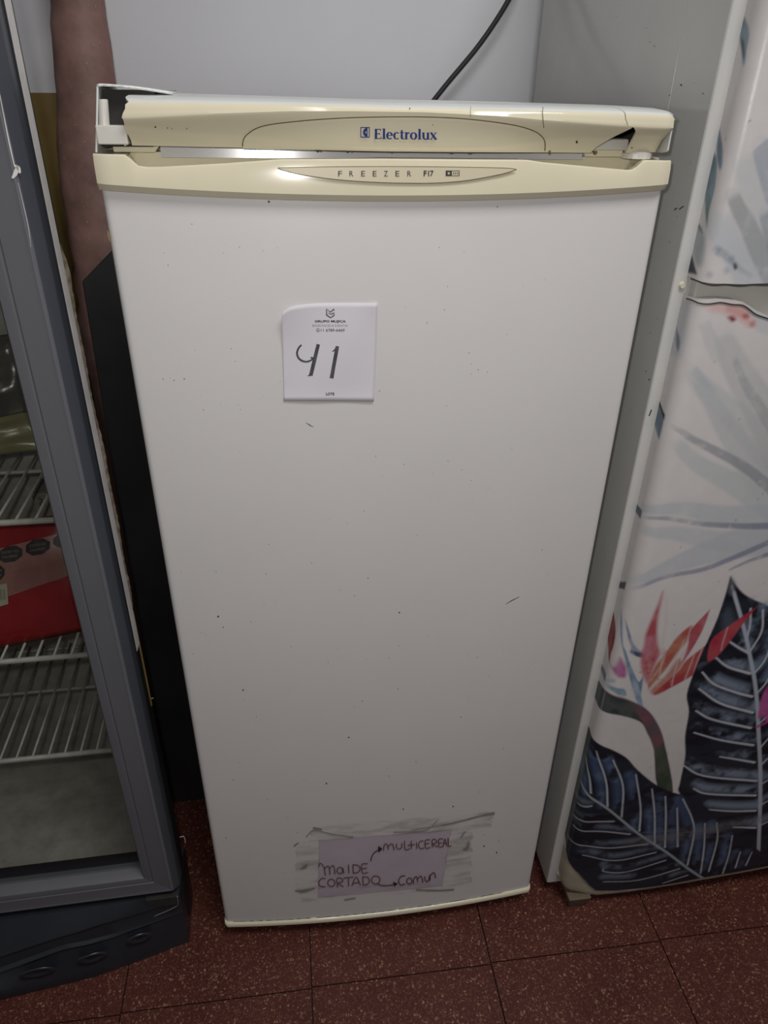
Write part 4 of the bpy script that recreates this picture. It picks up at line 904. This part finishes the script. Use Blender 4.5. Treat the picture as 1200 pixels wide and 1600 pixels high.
def edge_line(P, name, par, dz, r, m):
    ss = [s for s in np.linspace(-0.004, 0.4, 90)]
    pts = [(*(np.array(s2xy(s))+np.array((-0.0002, -0.0008))), lerp(P, s)+dz+0.0005*math.sin(s*210)) for s in ss]
    sub(MB().tube(pts, r, 5).build(name, m, smooth=True), par)
edge_line(ub, 'dark_edge_seam', ud, -0.001, 0.0007, INK); edge_line(lt_, 'dark_edge_seam', ld, -0.0036, 0.0007, INK)
# bottom cap of the lower door, showing where the vinyl is torn away
capt = [art(*p) for p in ((866, 1352), (872, 1372), (885, 1388), (905, 1400), (930, 1404), (985, 1396), (1100, 1376), (1200, 1360))]
capb = [(-0.021, capt[0][1]+0.02)] + sorted(capt) + [(0.6, capt[-1][1])]
ss = np.concatenate([np.linspace(-0.021, 0, 5), np.linspace(0.002, ARC, 9), np.linspace(ARC+0.004, 0.5, 40)])
def capz(s, t):
    hi = lerp(lbx, s)+0.006; lo = min(lerp(capb, s), hi-0.004); return lo+(hi-lo)*t
mb = MB(); front = [[(*s2xy(s, 0.0022), capz(s, t)) for s in ss] for t in (1, 0.7, 0.35, 0.12)]
front.append([(*s2xy(s, 0.0045), capz(s, 0)) for s in ss]); front.append([(s2xy(s)[0], 0.0105, capz(s, 0)+0.004) for s in ss])
sub(mb.grid(front).build('bottom_cap', CAPM, smooth=True), ld)
# recessed handle behind the scoop of the lower door
hang(MB().loft([[(0.545, y, z) for y, z in ((-0.012, 1.118), (0.011, 1.118), (0.011, 1.05), (-0.004, 1.05))], [(0.90, y, z) for y, z in ((-0.012, 1.118), (0.011, 1.118), (0.011, 1.05), (-0.004, 1.05))]]).build('handle_recess', CREAM2, bevel=0.002), fr)
o = hang(MB().tube([(0.4300, FYF+0.0005, 1.1245), (0.4300, FYF-0.0030, 1.1245)], [0.0042, 0.0030], 12).build('rim_screw', CREAM), fr)
# small dirt on the side panel
mb = MB()
def sp(px, py): q = atx(px, py, FX-0.0009); return tuple(q)
for cx, cy, s in ((1064, 133, 2.2), (1046, 149, 1.6), (1098, 146, 1.6), (1022, 72, 1.3), (1015, 66, 1.2), (963, 26, 1), (1046, 378, 1.2), (1058, 338, 1.0), (1016, 520, 1.2), (1009, 580, 1.4), (1014, 593, 1.6), (1084, 130, 0.9), (1000, 530, 0.8), (1026, 498, 1.0), (1033, 440, 0.9), (1010, 44, 1.0), (1035, 200, 0.8), (1078, 255, 1.0), (985, 640, 0.9)):
    mb.poly([sp(cx+s*0.7*math.cos(t)*random.uniform(.6, 1), cy+s*math.sin(t)*random.uniform(.6, 1)) for t in np.linspace(0, 6.28, 8)[:-1]])
for st in ([(1053, 328), (1058, 325)], [(1061, 327), (1068, 322)], [(1018, 640), (1014, 650)]): ribbon(mb, st, 1.6, sp, smooth=False)
o = hang(mb.build('dirt_specks', SPECK), fr); o['kind'] = 'stuff'

# black mains cable from behind the freezer up to the wall
pts = [(0.10, 0.585, 1.10), (0.16, 0.582, 1.19), tuple(at(668, 170, 0.58)), tuple(at(680, 154, 0.58)), tuple(at(700, 129, 0.58)), tuple(at(722, 103, 0.58)), tuple(at(745, 75, 0.58)), tuple(at(770, 40, 0.58)), tuple(at(795, -1, 0.58)), tuple(at(815, -45, 0.585)), (0.50, 0.60, 1.75), (0.52, 0.614, 1.95)]
o = MB().tube(dense(pts, 6), 0.0040, 10).build('mains_cable', CABLEM, smooth=True)
tag(o, 'black mains cable climbing the white wall from behind the freezer', 'cable')

# ------------------------------------------------------------------ glass-door display cooler on the left
ck = thing('display_cooler', 'tall glass-door display cooler with grey frame and black base', 'display cooler', (-0.2345, 0.0, 0.0))
ck.rotation_euler = (0, 0.0040, math.radians(1.5))
bpy.context.view_layer.update()
KM = (Matrix.Translation(ck.location) @ ck.rotation_euler.to_matrix().to_4x4()); KI = KM.inverted()
def loc(p): return KI @ Vector(p)
def kid(mb, name, m, par=None, **k):
    o = mb.build(name, m, **k); o.parent = par or ck; return o
# door frame: mitred stiles and rails of one moulded section; d = distance in from the outer edge
SEC = [(0.0, 0.030), (0.0, 0.014), (0.001, 0.011), (0.0085, -0.0005), (0.0115, -0.003), (0.0165, -0.0010), (0.037, -0.0005), (0.0385, 0.0022), (0.040, -0.0002), (0.051, 0.0012), (0.056, 0.013), (0.056, 0.030)]
BW, ZD0, ZD1, KW = 1.0, 0.148, 1.90, 0.62
def frame_piece(kind):
    A, B = [], []
    for d, y in SEC:
        dz = d*0.92
        if kind == 'r': A.append((-d, y, ZD0+dz)); B.append((-d, y, ZD1-dz))
        if kind == 'l': A.append((-KW+d, y, ZD0+dz)); B.append((-KW+d, y, ZD1-dz))
        if kind == 'b': A.append((-d, y, ZD0+dz)); B.append((-KW+d, y, ZD0+dz))
        if kind == 't': A.append((-d, y, ZD1-dz)); B.append((-KW+d, y, ZD1-dz))
    return MB().loft([A, B])
dfr = kid(MB().box(-KW+0.004, -0.004, 0.030, 0.0345, ZD0+0.004, ZD0+0.03).box(-KW+0.004, -0.004, 0.030, 0.0345, ZD1-0.03, ZD1-0.004).box(-0.034, -0.0005, 0.030, 0.0345, ZD0+0.003, ZD1-0.004).box(-KW+0.004, -KW+0.034, 0.030, 0.0345, ZD0+0.004, ZD1-0.004), 'door_gasket', BLACKM)
door_k = kid(MB().box(-KW+0.05, -0.05, 0.0185, 0.0225, ZD0+0.046, ZD1-0.046), 'glass_pane', None or bpy.data.materials.new('clear_glass'))
gm = bpy.data.materials['clear_glass']; gm.use_nodes = True; nt = gm.node_tree; nt.nodes.clear()
out = nt.nodes.new('ShaderNodeOutputMaterial'); mxs = nt.nodes.new('ShaderNodeMixShader'); tr = nt.nodes.new('ShaderNodeBsdfTransparent'); tr.inputs[0].default_value = (0.90, 0.91, 0.89, 1)
gl = nt.nodes.new('ShaderNodeBsdfGlossy'); gl.inputs['Roughness'].default_value = 0.03; lw = nt.nodes.new('ShaderNodeLayerWeight'); lw.inputs[0].default_value = 0.5; pw = nt.nodes.new('ShaderNodeMath'); pw.operation = 'POWER'; pw.inputs[1].default_value = 5; nt.links.new(lw.outputs['Facing'], pw.inputs[0])
fn_ = nt.nodes.new('ShaderNodeMath'); fn_.operation = 'MULTIPLY_ADD'; fn_.inputs[1].default_value = 0.9; fn_.inputs[2].default_value = 0.035; nt.links.new(pw.outputs[0], fn_.inputs[0])
nt.links.new(fn_.outputs[0], mxs.inputs[0]); nt.links.new(tr.outputs[0], mxs.inputs[1]); nt.links.new(gl.outputs[0], mxs.inputs[2]); nt.links.new(mxs.outputs[0], out.inputs[0])
for nm, kd in (('door_stile', 'r'), ('door_stile', 'l'), ('door_rail', 'b'), ('door_rail', 't')):
    o = kid(frame_piece(kd), nm, FRAMEM, bevel=0.0006, seg=1)
    o.data.materials.append(BEVELM)
    for p in o.data.polygons:                                   # the outer bevel is the darker blue-grey moulding
        c = p.center; d = {'r': -c.x, 'l': c.x+KW, 'b': (c.z-ZD0)/0.92, 't': (ZD1-c.z)/0.92}[kd]
        if kd in 'r' and d < 0.0086 and len(p.vertices) == 4: p.material_index = 1
    if kd == 'r': stile = o
kid(MB().tube([(-0.0005, 0.031, ZD0+0.004), (-0.0005, 0.031, ZD1-0.004)], 0.0022, 6), 'black_edge_bead', BLACKM)
# scuff marks on the stile; the long streak paints a flash highlight
def fpt(px, py, eps=0.0): 
    q = at(px, py, 0.0); l = loc(q); return (l.x, -0.0032-eps, l.z)
mb = MB()
for st, ww in (([(0, 140), (8, 182), (16, 222), (24, 258)], [0.8, 1.4, 2.2, 1.6]), ([(24, 258), (30, 262), (33, 270)], [3, 6, 3]), ([(21, 278), (26, 270), (29, 258)], [3, 7, 4]), ([(30, 285), (45, 350), (50, 385)], [0.5, 0.8, 0.3])): ribbon(mb, st, ww, fpt)
o = sub(mb.build('scuffs_and_highlight', WHITESIDE), stile); o['kind'] = 'stuff'
# cabinet: walls taper to the back, open front
TB = 0.36
def wall_panel(name, prs, m, par=None, **k): return kid(MB().loft(prs), name, m, par, **k)
zb0, zb1 = 0.155, 1.97
wall_panel('side_panel', [[(0.0, 0.036, z), (0.0, 0.062, z), (-0.016, 0.075, z), (-0.105, TB+0.02, z), (-0.117, TB+0.02, z), (-0.040, 0.075, z), (-0.030, 0.036, z)] for z in (0.02, zb1)], BLACKM)
wall_panel('side_panel', [[(-KW, 0.036, z), (-KW+0.08, TB+0.02, z), (-KW+0.092, TB+0.02, z), (-KW+0.022, 0.036, z)] for z in (0.02, zb1)], BLACKM)
wall_panel('white_side_edge', [[(0.0006, 0.036, z), (0.0014, 0.053, z), (0.0004, 0.056, z), (-0.004, 0.056, z), (-0.004, 0.036, z)] for z in (0.64, zb1)], WHITESIDE)
# peeling strip beside it, ragged
rows = []
for z in np.linspace(0.70, 1.165, 90):
    wob = 0.0010*math.sin(z*23)+0.0007*math.sin(z*61+1)+0.0006*random.uniform(-1, 1); t = min(1, (1.165-z)/0.02)*min(1, (z-0.69)/0.05)
    e = 0.0010+(0.0024+wob*0.8)*t
    rows.append([(0.0008, 0.0520, z), (0.0006+0.5*e, 0.0550, z), (e, 0.0580, z), (-0.004, 0.062, z), (-0.006, 0.056, z)])
wall_panel('peeling_edge_strip', rows, PEEL)
wall_panel('yellow_foam_strip', [[(0.0006, 0.0535, z), (0.0014, 0.056, z), (-0.004, 0.058, z), (-0.006, 0.054, z)] for z in (0.52, 0.60, 0.695)], DADO)
wall_panel('liner_back', [[(-0.100, TB, z), (-0.100, TB+0.012, z), (-KW+0.075, TB+0.012, z), (-KW+0.075, TB, z)] for z in (0.132, zb1)], LINER)
wall_panel('liner_floor', [[(-0.034, 0.052, z), (-0.108, TB, z), (-KW+0.088, TB, z), (-KW+0.03, 0.052, z)] for z in (0.130, 0.146)], LINER)
wall_panel('cooler_top', [[(0.0, 0.036, z), (-0.10, TB, z), (-KW+0.08, TB, z), (-KW, 0.036, z)] for z in (zb1, zb1+0.02)], BLACKM)
kid(MB().box(-KW+0.03, -0.032, 0.034, 0.060, 0.146, 0.186), 'inner_sill', mat('dark_blue_sill', (0.012, 0.014, 0.024), 0.4), bevel=0.002)
# wire shelves: three tubes across, wires front to back
def rail_z(pts, y):
    q = [loc(at(a, b, y)) for a, b in pts]; return sum(v.z for v in q)/len(q)
SHELVES = []
for nm, fpx, y in (('upper', [(0, 818), (92, 808)], 0.075), ('middle', [(0, 1035), (140, 1017)], 0.075), ('lower', [(0, 1190), (175, 1165)], 0.075)):
    z = rail_z(fpx, y); SHELVES.append(z)
    sh = kid(MB().tube([(-KW+0.045, 0.075, z), (-0.046, 0.075, z)], 0.0042, 8), 'wire_shelf', WIRE, smooth=True)
    for yy in (0.225, 0.335):
        xr = -0.040-(yy-0.06)*0.24
        kid(MB().tube([(-KW+0.085, yy, z-0.003), (xr, yy, z-0.003)], 0.0030, 8), 'cross_rail', WIRE, sh, smooth=True)
    wz = MB().tube([(0, 0.075, z+0.0025), (0, 0.340, z+0.0025)], 0.0019, 6); w0 = None; k = 0
    x = -0.052
    while x > -KW+0.06:
        y1 = min(0.340, 0.075+max(0.02, (-0.045-x))/0.235)
        if w0 is None: w0 = kid(wz, 'shelf_wire', WIRE, sh, smooth=True); o = w0
        else: o = w0.copy(); COL.objects.link(o)
        o.scale = (1, (y1-0.075)/0.265, 1); o.location = (x, 0.075*(1-o.scale[1]), 0); x -= 0.0235; k += 1
zS1, zS2, zS3 = SHELVES
# base grille: bowed black plastic with stepped ledges
def bw(x): return lerp([(-0.62, 0.058), (-0.45, 0.062), (-0.305, 0.056), (-0.155, 0.040), (-0.07, 0.020), (-0.005, 0.002)], x)
def ridge(pts):
    q = [loc(at(px, py, y)) for px, py, y in pts]; q.sort(key=lambda v: v.x); return [(-0.70, q[0].z-0.004)]+[(v.x, v.z) for v in q]+[(0.01, q[-1].z+0.004)]
RG1 = ridge([(207, 1424, -0.006), (150, 1440, -0.016), (80, 1465, -0.028), (0, 1492, -0.036)])
RG2 = ridge([(207, 1446, -0.008), (183, 1462, -0.020), (100, 1481, -0.032), (0, 1517, -0.042)])
rows = []
for x in np.linspace(-KW+0.01, -0.002, 60):
    b_ = bw(x); k = min(1.0, max(0.0, (-x-0.045)/0.02)); z1 = min(0.138, lerp(RG1, x)); z2 = min(z1-0.006, lerp(RG2, x))
    zt = 0.1405
    rows.append([(x, 0.09, 0.0), (x, 0.09, zt), (x, 0.010, zt), (x, 0.004-0.12*b_, zt-0.001), (x, 0.004-0.60*b_, z1+0.0015), (x, 0.004-0.64*b_, z1-0.002), (x, 0.006-0.58*b_, z1-0.006), (x, 0.005-0.66*b_, z2+0.004), (x, 0.004-0.76*b_, z2), (x, 0.007-0.70*b_, z2-0.005),
                 (x, 0.004-0.82*b_, max(0.030, z2*0.6)), (x, 0.003-0.96*b_, 0.026), (x, 0.002-1.0*b_, 0.012), (x, 0.002-0.97*b_, 0.001), (x, 0.004-0.9*b_, 0.0)])
bg_ = kid(MB().loft(rows), 'base_grille', BASEM, smooth=True); md = bg_.modifiers.new('e', 'EDGE_SPLIT'); md.split_angle = math.radians(38)
# oval dimples moulded along the lower step
for cx, zc, rr_ in ((-0.075, 0.060, 0.020), (-0.150, 0.045, 0.024), (-0.235, 0.036, 0.028)):
    ring = []
    for rad, dy in ((1.0, 0.0005), (0.9, -0.0022), (0.72, -0.0008), (0.3, 0.0006)):
        ring.append([(cx+rr_*rad*math.cos(t), 0.003-0.90*bw(cx+rr_*rad*math.cos(t))+dy-0.003, zc+0.011*rad*math.sin(t)-0.06*(cx+rr_*math.cos(t)*rad)) for t in np.linspace(0, 2*math.pi, 25)[:-1]])
    kid(MB().loft(ring, caps=False), 'moulded_dimple', BASEM, bg_, smooth=True)
# notch with its bent wire rim under the door's lower corner
A = [loc(at(*p, -0.004)) for p in ((211, 1416), (214, 1432), (222, 1437), (250, 1428), (274, 1417), (278, 1412), (277, 1400))]
kid(MB().tube(dense([tuple(v) for v in A], 4), 0.0011, 6), 'bent_wire_rim', mat('dull_steel', (0.30, 0.30, 0.30), 0.35, metal=0.7), smooth=True)
kid(MB().box(-0.056, -0.003, -0.0035, 0.006, 0.120, 0.142), 'notch_shade_block', DARKIN, bevel=0.001)  # dark box put in as the notch's shade
o = kid(MB().tube([tuple(loc(at(281, 1308, 0.03))), tuple(loc(at(287, 1306.5, 0.03))), tuple(loc(at(289, 1311, 0.03))), tuple(loc(at(289.5, 1317, 0.03)))], 0.0007, 5), 'loose_wire_end', WIRE)

# ------------------------------------------------------------------ goods on the cooler's shelves (world coordinates)
def shelf_z(z, x, y): return (KM @ Vector((x+0.2345, y, z))).z
def pillow(px_quad, p0, n, thick, m, name, bulge=0.5, N=14, wr=0.0, seed=0, tilt=None):
    """sealed bag: pixel quad (tl, tr, br, bl) laid on the plane (p0, n), puffed on both faces"""
    C_ = [hit(*p, p0, n) for p in px_quad]; nn = np.array(n, float); nn /= np.linalg.norm(nn)
    if nn[1] > 0: nn = -nn
    rs = np.random.RandomState(seed); ph = rs.rand(6)*6
    def P(s, t, side):
        q = (C_[0]*(1-s)+C_[1]*s)*(1-t)+(C_[3]*(1-s)+C_[2]*s)*t
        h = thick*(max(0, math.sin(math.pi*s))*max(0, math.sin(math.pi*t)))**bulge
        h += wr*math.sin(11*s+5*t+ph[0])*math.sin(9*t-6*s+ph[1])*min(1, 8*s*(1-s))*min(1, 8*t*(1-t))
        return q+nn*(h if side else -h*0.6)
    mb = MB(); g = np.linspace(0, 1, N)
    mb.grid([[P(s, t, 1) for s in g] for t in g]); mb.grid([[P(s, t, 0) for s in g] for t in g])
    return mb.build(name, m, smooth=True), P
# red pouch leaning on the middle shelf
zmid = 0.611
RB = mat('red_plastic_film', (0.30, 0.012, 0.018), 0.22, mottle=0.25, scale=18, bump=0.25, bscale=30)
PK = mat('dusty_pink_label', (0.30, 0.135, 0.125), 0.35, mottle=0.12, scale=25)
OC = mat('black_warning_seal', (0.012, 0.012, 0.014), 0.5)
SEAL_TXT = mat('seal_grey_text', (0.20, 0.15, 0.15), 0.6)
p0 = (0, 0.125, zmid+0.004); n0 = (0.05, -1.0, 0.42)
pouch, Pf = pillow([(-150, 842), (104, 802), (134, 985), (-120, 1040)], p0, n0, 0.012, RB, 'red_pouch', 0.5, 22, 0.003, 3)
tag(pouch, 'red plastic pouch with dusty pink printed panel on the cooler\'s middle shelf', 'food bag')
def pt_(eps):
    def f(px, py):
        s, t = 0.5, 0.5; trg = np.array(hit(px, py, p0, n0))      # invert the quad by iteration, then lift to the puffed face
        C_ = [np.array(hit(*p, p0, n0)) for p in ((-150, 842), (104, 802), (134, 985), (-120, 1040))]
        for _ in range(12):
            q = (C_[0]*(1-s)+C_[1]*s)*(1-t)+(C_[3]*(1-s)+C_[2]*s)*t
            du = (C_[1]-C_[0])*(1-t)+(C_[2]-C_[3])*t; dv = (C_[3]-C_[0])*(1-s)+(C_[2]-C_[1])*s
            A_ = np.stack([du, dv], 1); ds, dt = np.linalg.lstsq(A_, trg-q, rcond=None)[0]; s += ds; t += dt
        s = min(max(s, 0.002), 0.998); t = min(max(t, 0.002), 0.998)
        nn = np.array(n0)/np.linalg.norm(n0); return tuple(Pf(s, t, 1)+nn*eps)
    return f
z7 = lambda u, v: (u/3.75, 780+v/3.75)
def patch(quad, eps, name, m, N=10, par=None):
    f = pt_(eps); rows = []
    for t in np.linspace(0, 1, N):
        rows.append([f(*z7((quad[0][0]*(1-s)+quad[1][0]*s)*(1-t)+(quad[3][0]*(1-s)+quad[2][0]*s)*t, (quad[0][1]*(1-s)+quad[1][1]*s)*(1-t)+(quad[3][1]*(1-s)+quad[2][1]*s)*t)) for s in np.linspace(0, 1, N)])
    o = MB().grid(rows).build(name, m, smooth=True); o.parent = par or pouch; return o
patch([(-60, 300), (385, 190), (415, 440), (-60, 600)], 0.0010, 'printed_panel', PK)
fseal = pt_(0.0022)
for cx, cy, sx, sy, rot in ((75, 313, 72, 46, -0.12), (235, 272, 72, 46, -0.14), (372, 235, 52, 40, -0.14), (10, 420, 40, 42, -0.12)):
    pp_ = []
    for k in range(8):
        a = math.radians(22.5+45*k); u, v = sx*1.05*math.cos(a), sy*1.05*math.sin(a); pp_.append(fseal(*z7(cx+u, cy+v+u*rot)))
    o = MB().poly(pp_).build('warning_seal', OC); o.parent = pouch
    mb = MB(); ft = pt_(0.0030)
    for q, (s, hw) in enumerate((('EXCESO EN', 46), ('CALORIAS', 44))):
        text_into(mb, s, (0, 0, 1, 1), lambda u, v, q=q, hw=hw, cx=cx, cy=cy, sx=sx, rot=rot: ft(*z7(cx+(u-0.5)*2*hw*sx/72, cy+(q-0.5)*26+(v-0.5)*15+(u-0.5)*2*hw*sx/72*rot)))
    o2 = mb.build('seal_lettering', SEAL_TXT); o2.parent = o
mb = MB(); ft = pt_(0.0020)
for k in range(9):
    v0 = 395+k*14
    if 90 < 380: ribbon(mb, [(95, v0+20), (175, v0+4), (250, v0-14)], 2.5, lambda u, v: ft(*z7(u, v)), n=3)
    ribbon(mb, [(285, v0-28), (340, v0-40), (385, v0-50)], 2.5, lambda u, v: ft(*z7(u, v)), n=3)
o = mb.build('small_print_lines', mat('faint_print', (0.20, 0.085, 0.08), 0.6)); o.parent = pouch; o['kind'] = 'stuff'
patch([(-70, 505), (62, 478), (68, 600), (-60, 640)], 0.0024, 'barcode_sticker', mat('pale_sticker', (0.36, 0.34, 0.27), 0.6, mottle=0.1, scale=60), 5)
mb = MB(); ft = pt_(0.0032)
for k, wd in enumerate((3, 5, 2, 6, 3, 2, 5, 3)):
    ribbon(mb, [(6+k*6.5, 512), (8+k*6.5, 575)], wd*0.55, lambda u, v: ft(*z7(u, v)), smooth=False)
o = mb.build('barcode_bars', GREYINK); o.parent = pouch; o['kind'] = 'stuff'
# olive film bag and a cloudy clear bag on the upper shelf
OL = mat('olive_plastic_film', (0.25, 0.235, 0.10), 0.3, mottle=0.3, scale=14, bump=0.4, bscale=22)
CB = mat('cloudy_clear_bag', (0.085, 0.08, 0.07), 0.25, mottle=0.5, scale=16, bump=0.5, bscale=26)
zup = 0.828
o, _ = pillow([(-170, 690), (46, 640), (76, 702), (-150, 730)], (0, 0.19, zup+0.015), (0.02, -1, 0.7), 0.010, OL, 'olive_bag', 0.45, 18, 0.006, 5)
tag(o, 'crumpled olive plastic bag lying on the cooler\'s upper shelf', 'plastic bag')
o, _ = pillow([(-150, 540), (30, 520), (50, 660), (-150, 700)], (0, 0.24, zup+0.04), (0.02, -1, 0.3), 0.022, CB, 'cloudy_bag', 0.45, 18, 0.008, 9)
tag(o, 'dim cloudy plastic bag behind the olive bag on the upper shelf', 'plastic bag')
# pale carton glimpsed through the wires of the upper shelf, standing on the middle shelf
a = at(48, 772, 0.27); bq = at(92, 800, 0.27)
CT = mat('pale_carton', (0.30, 0.27, 0.23), 0.7, mottle=0.15, scale=20)
bx_ = thing('pale_carton', 'small pale carton seen through the wires under the upper shelf', 'carton', (float(a[0]+bq[0])/2, 0.30, zmid))
hang(MB().box(float(a[0]), float(bq[0])+0.004, 0.270, 0.325, zmid+0.004, float(a[2])).build('box', CT, bevel=0.002), bx_)
mb = MB(); fc = lambda u, v: tuple(at(u, v, 0.2694))
ribbon(mb, [(60, 778), (66, 782), (62, 788), (70, 790)], 1.4, fc); hang(mb.build('ink_mark', INK), bx_)
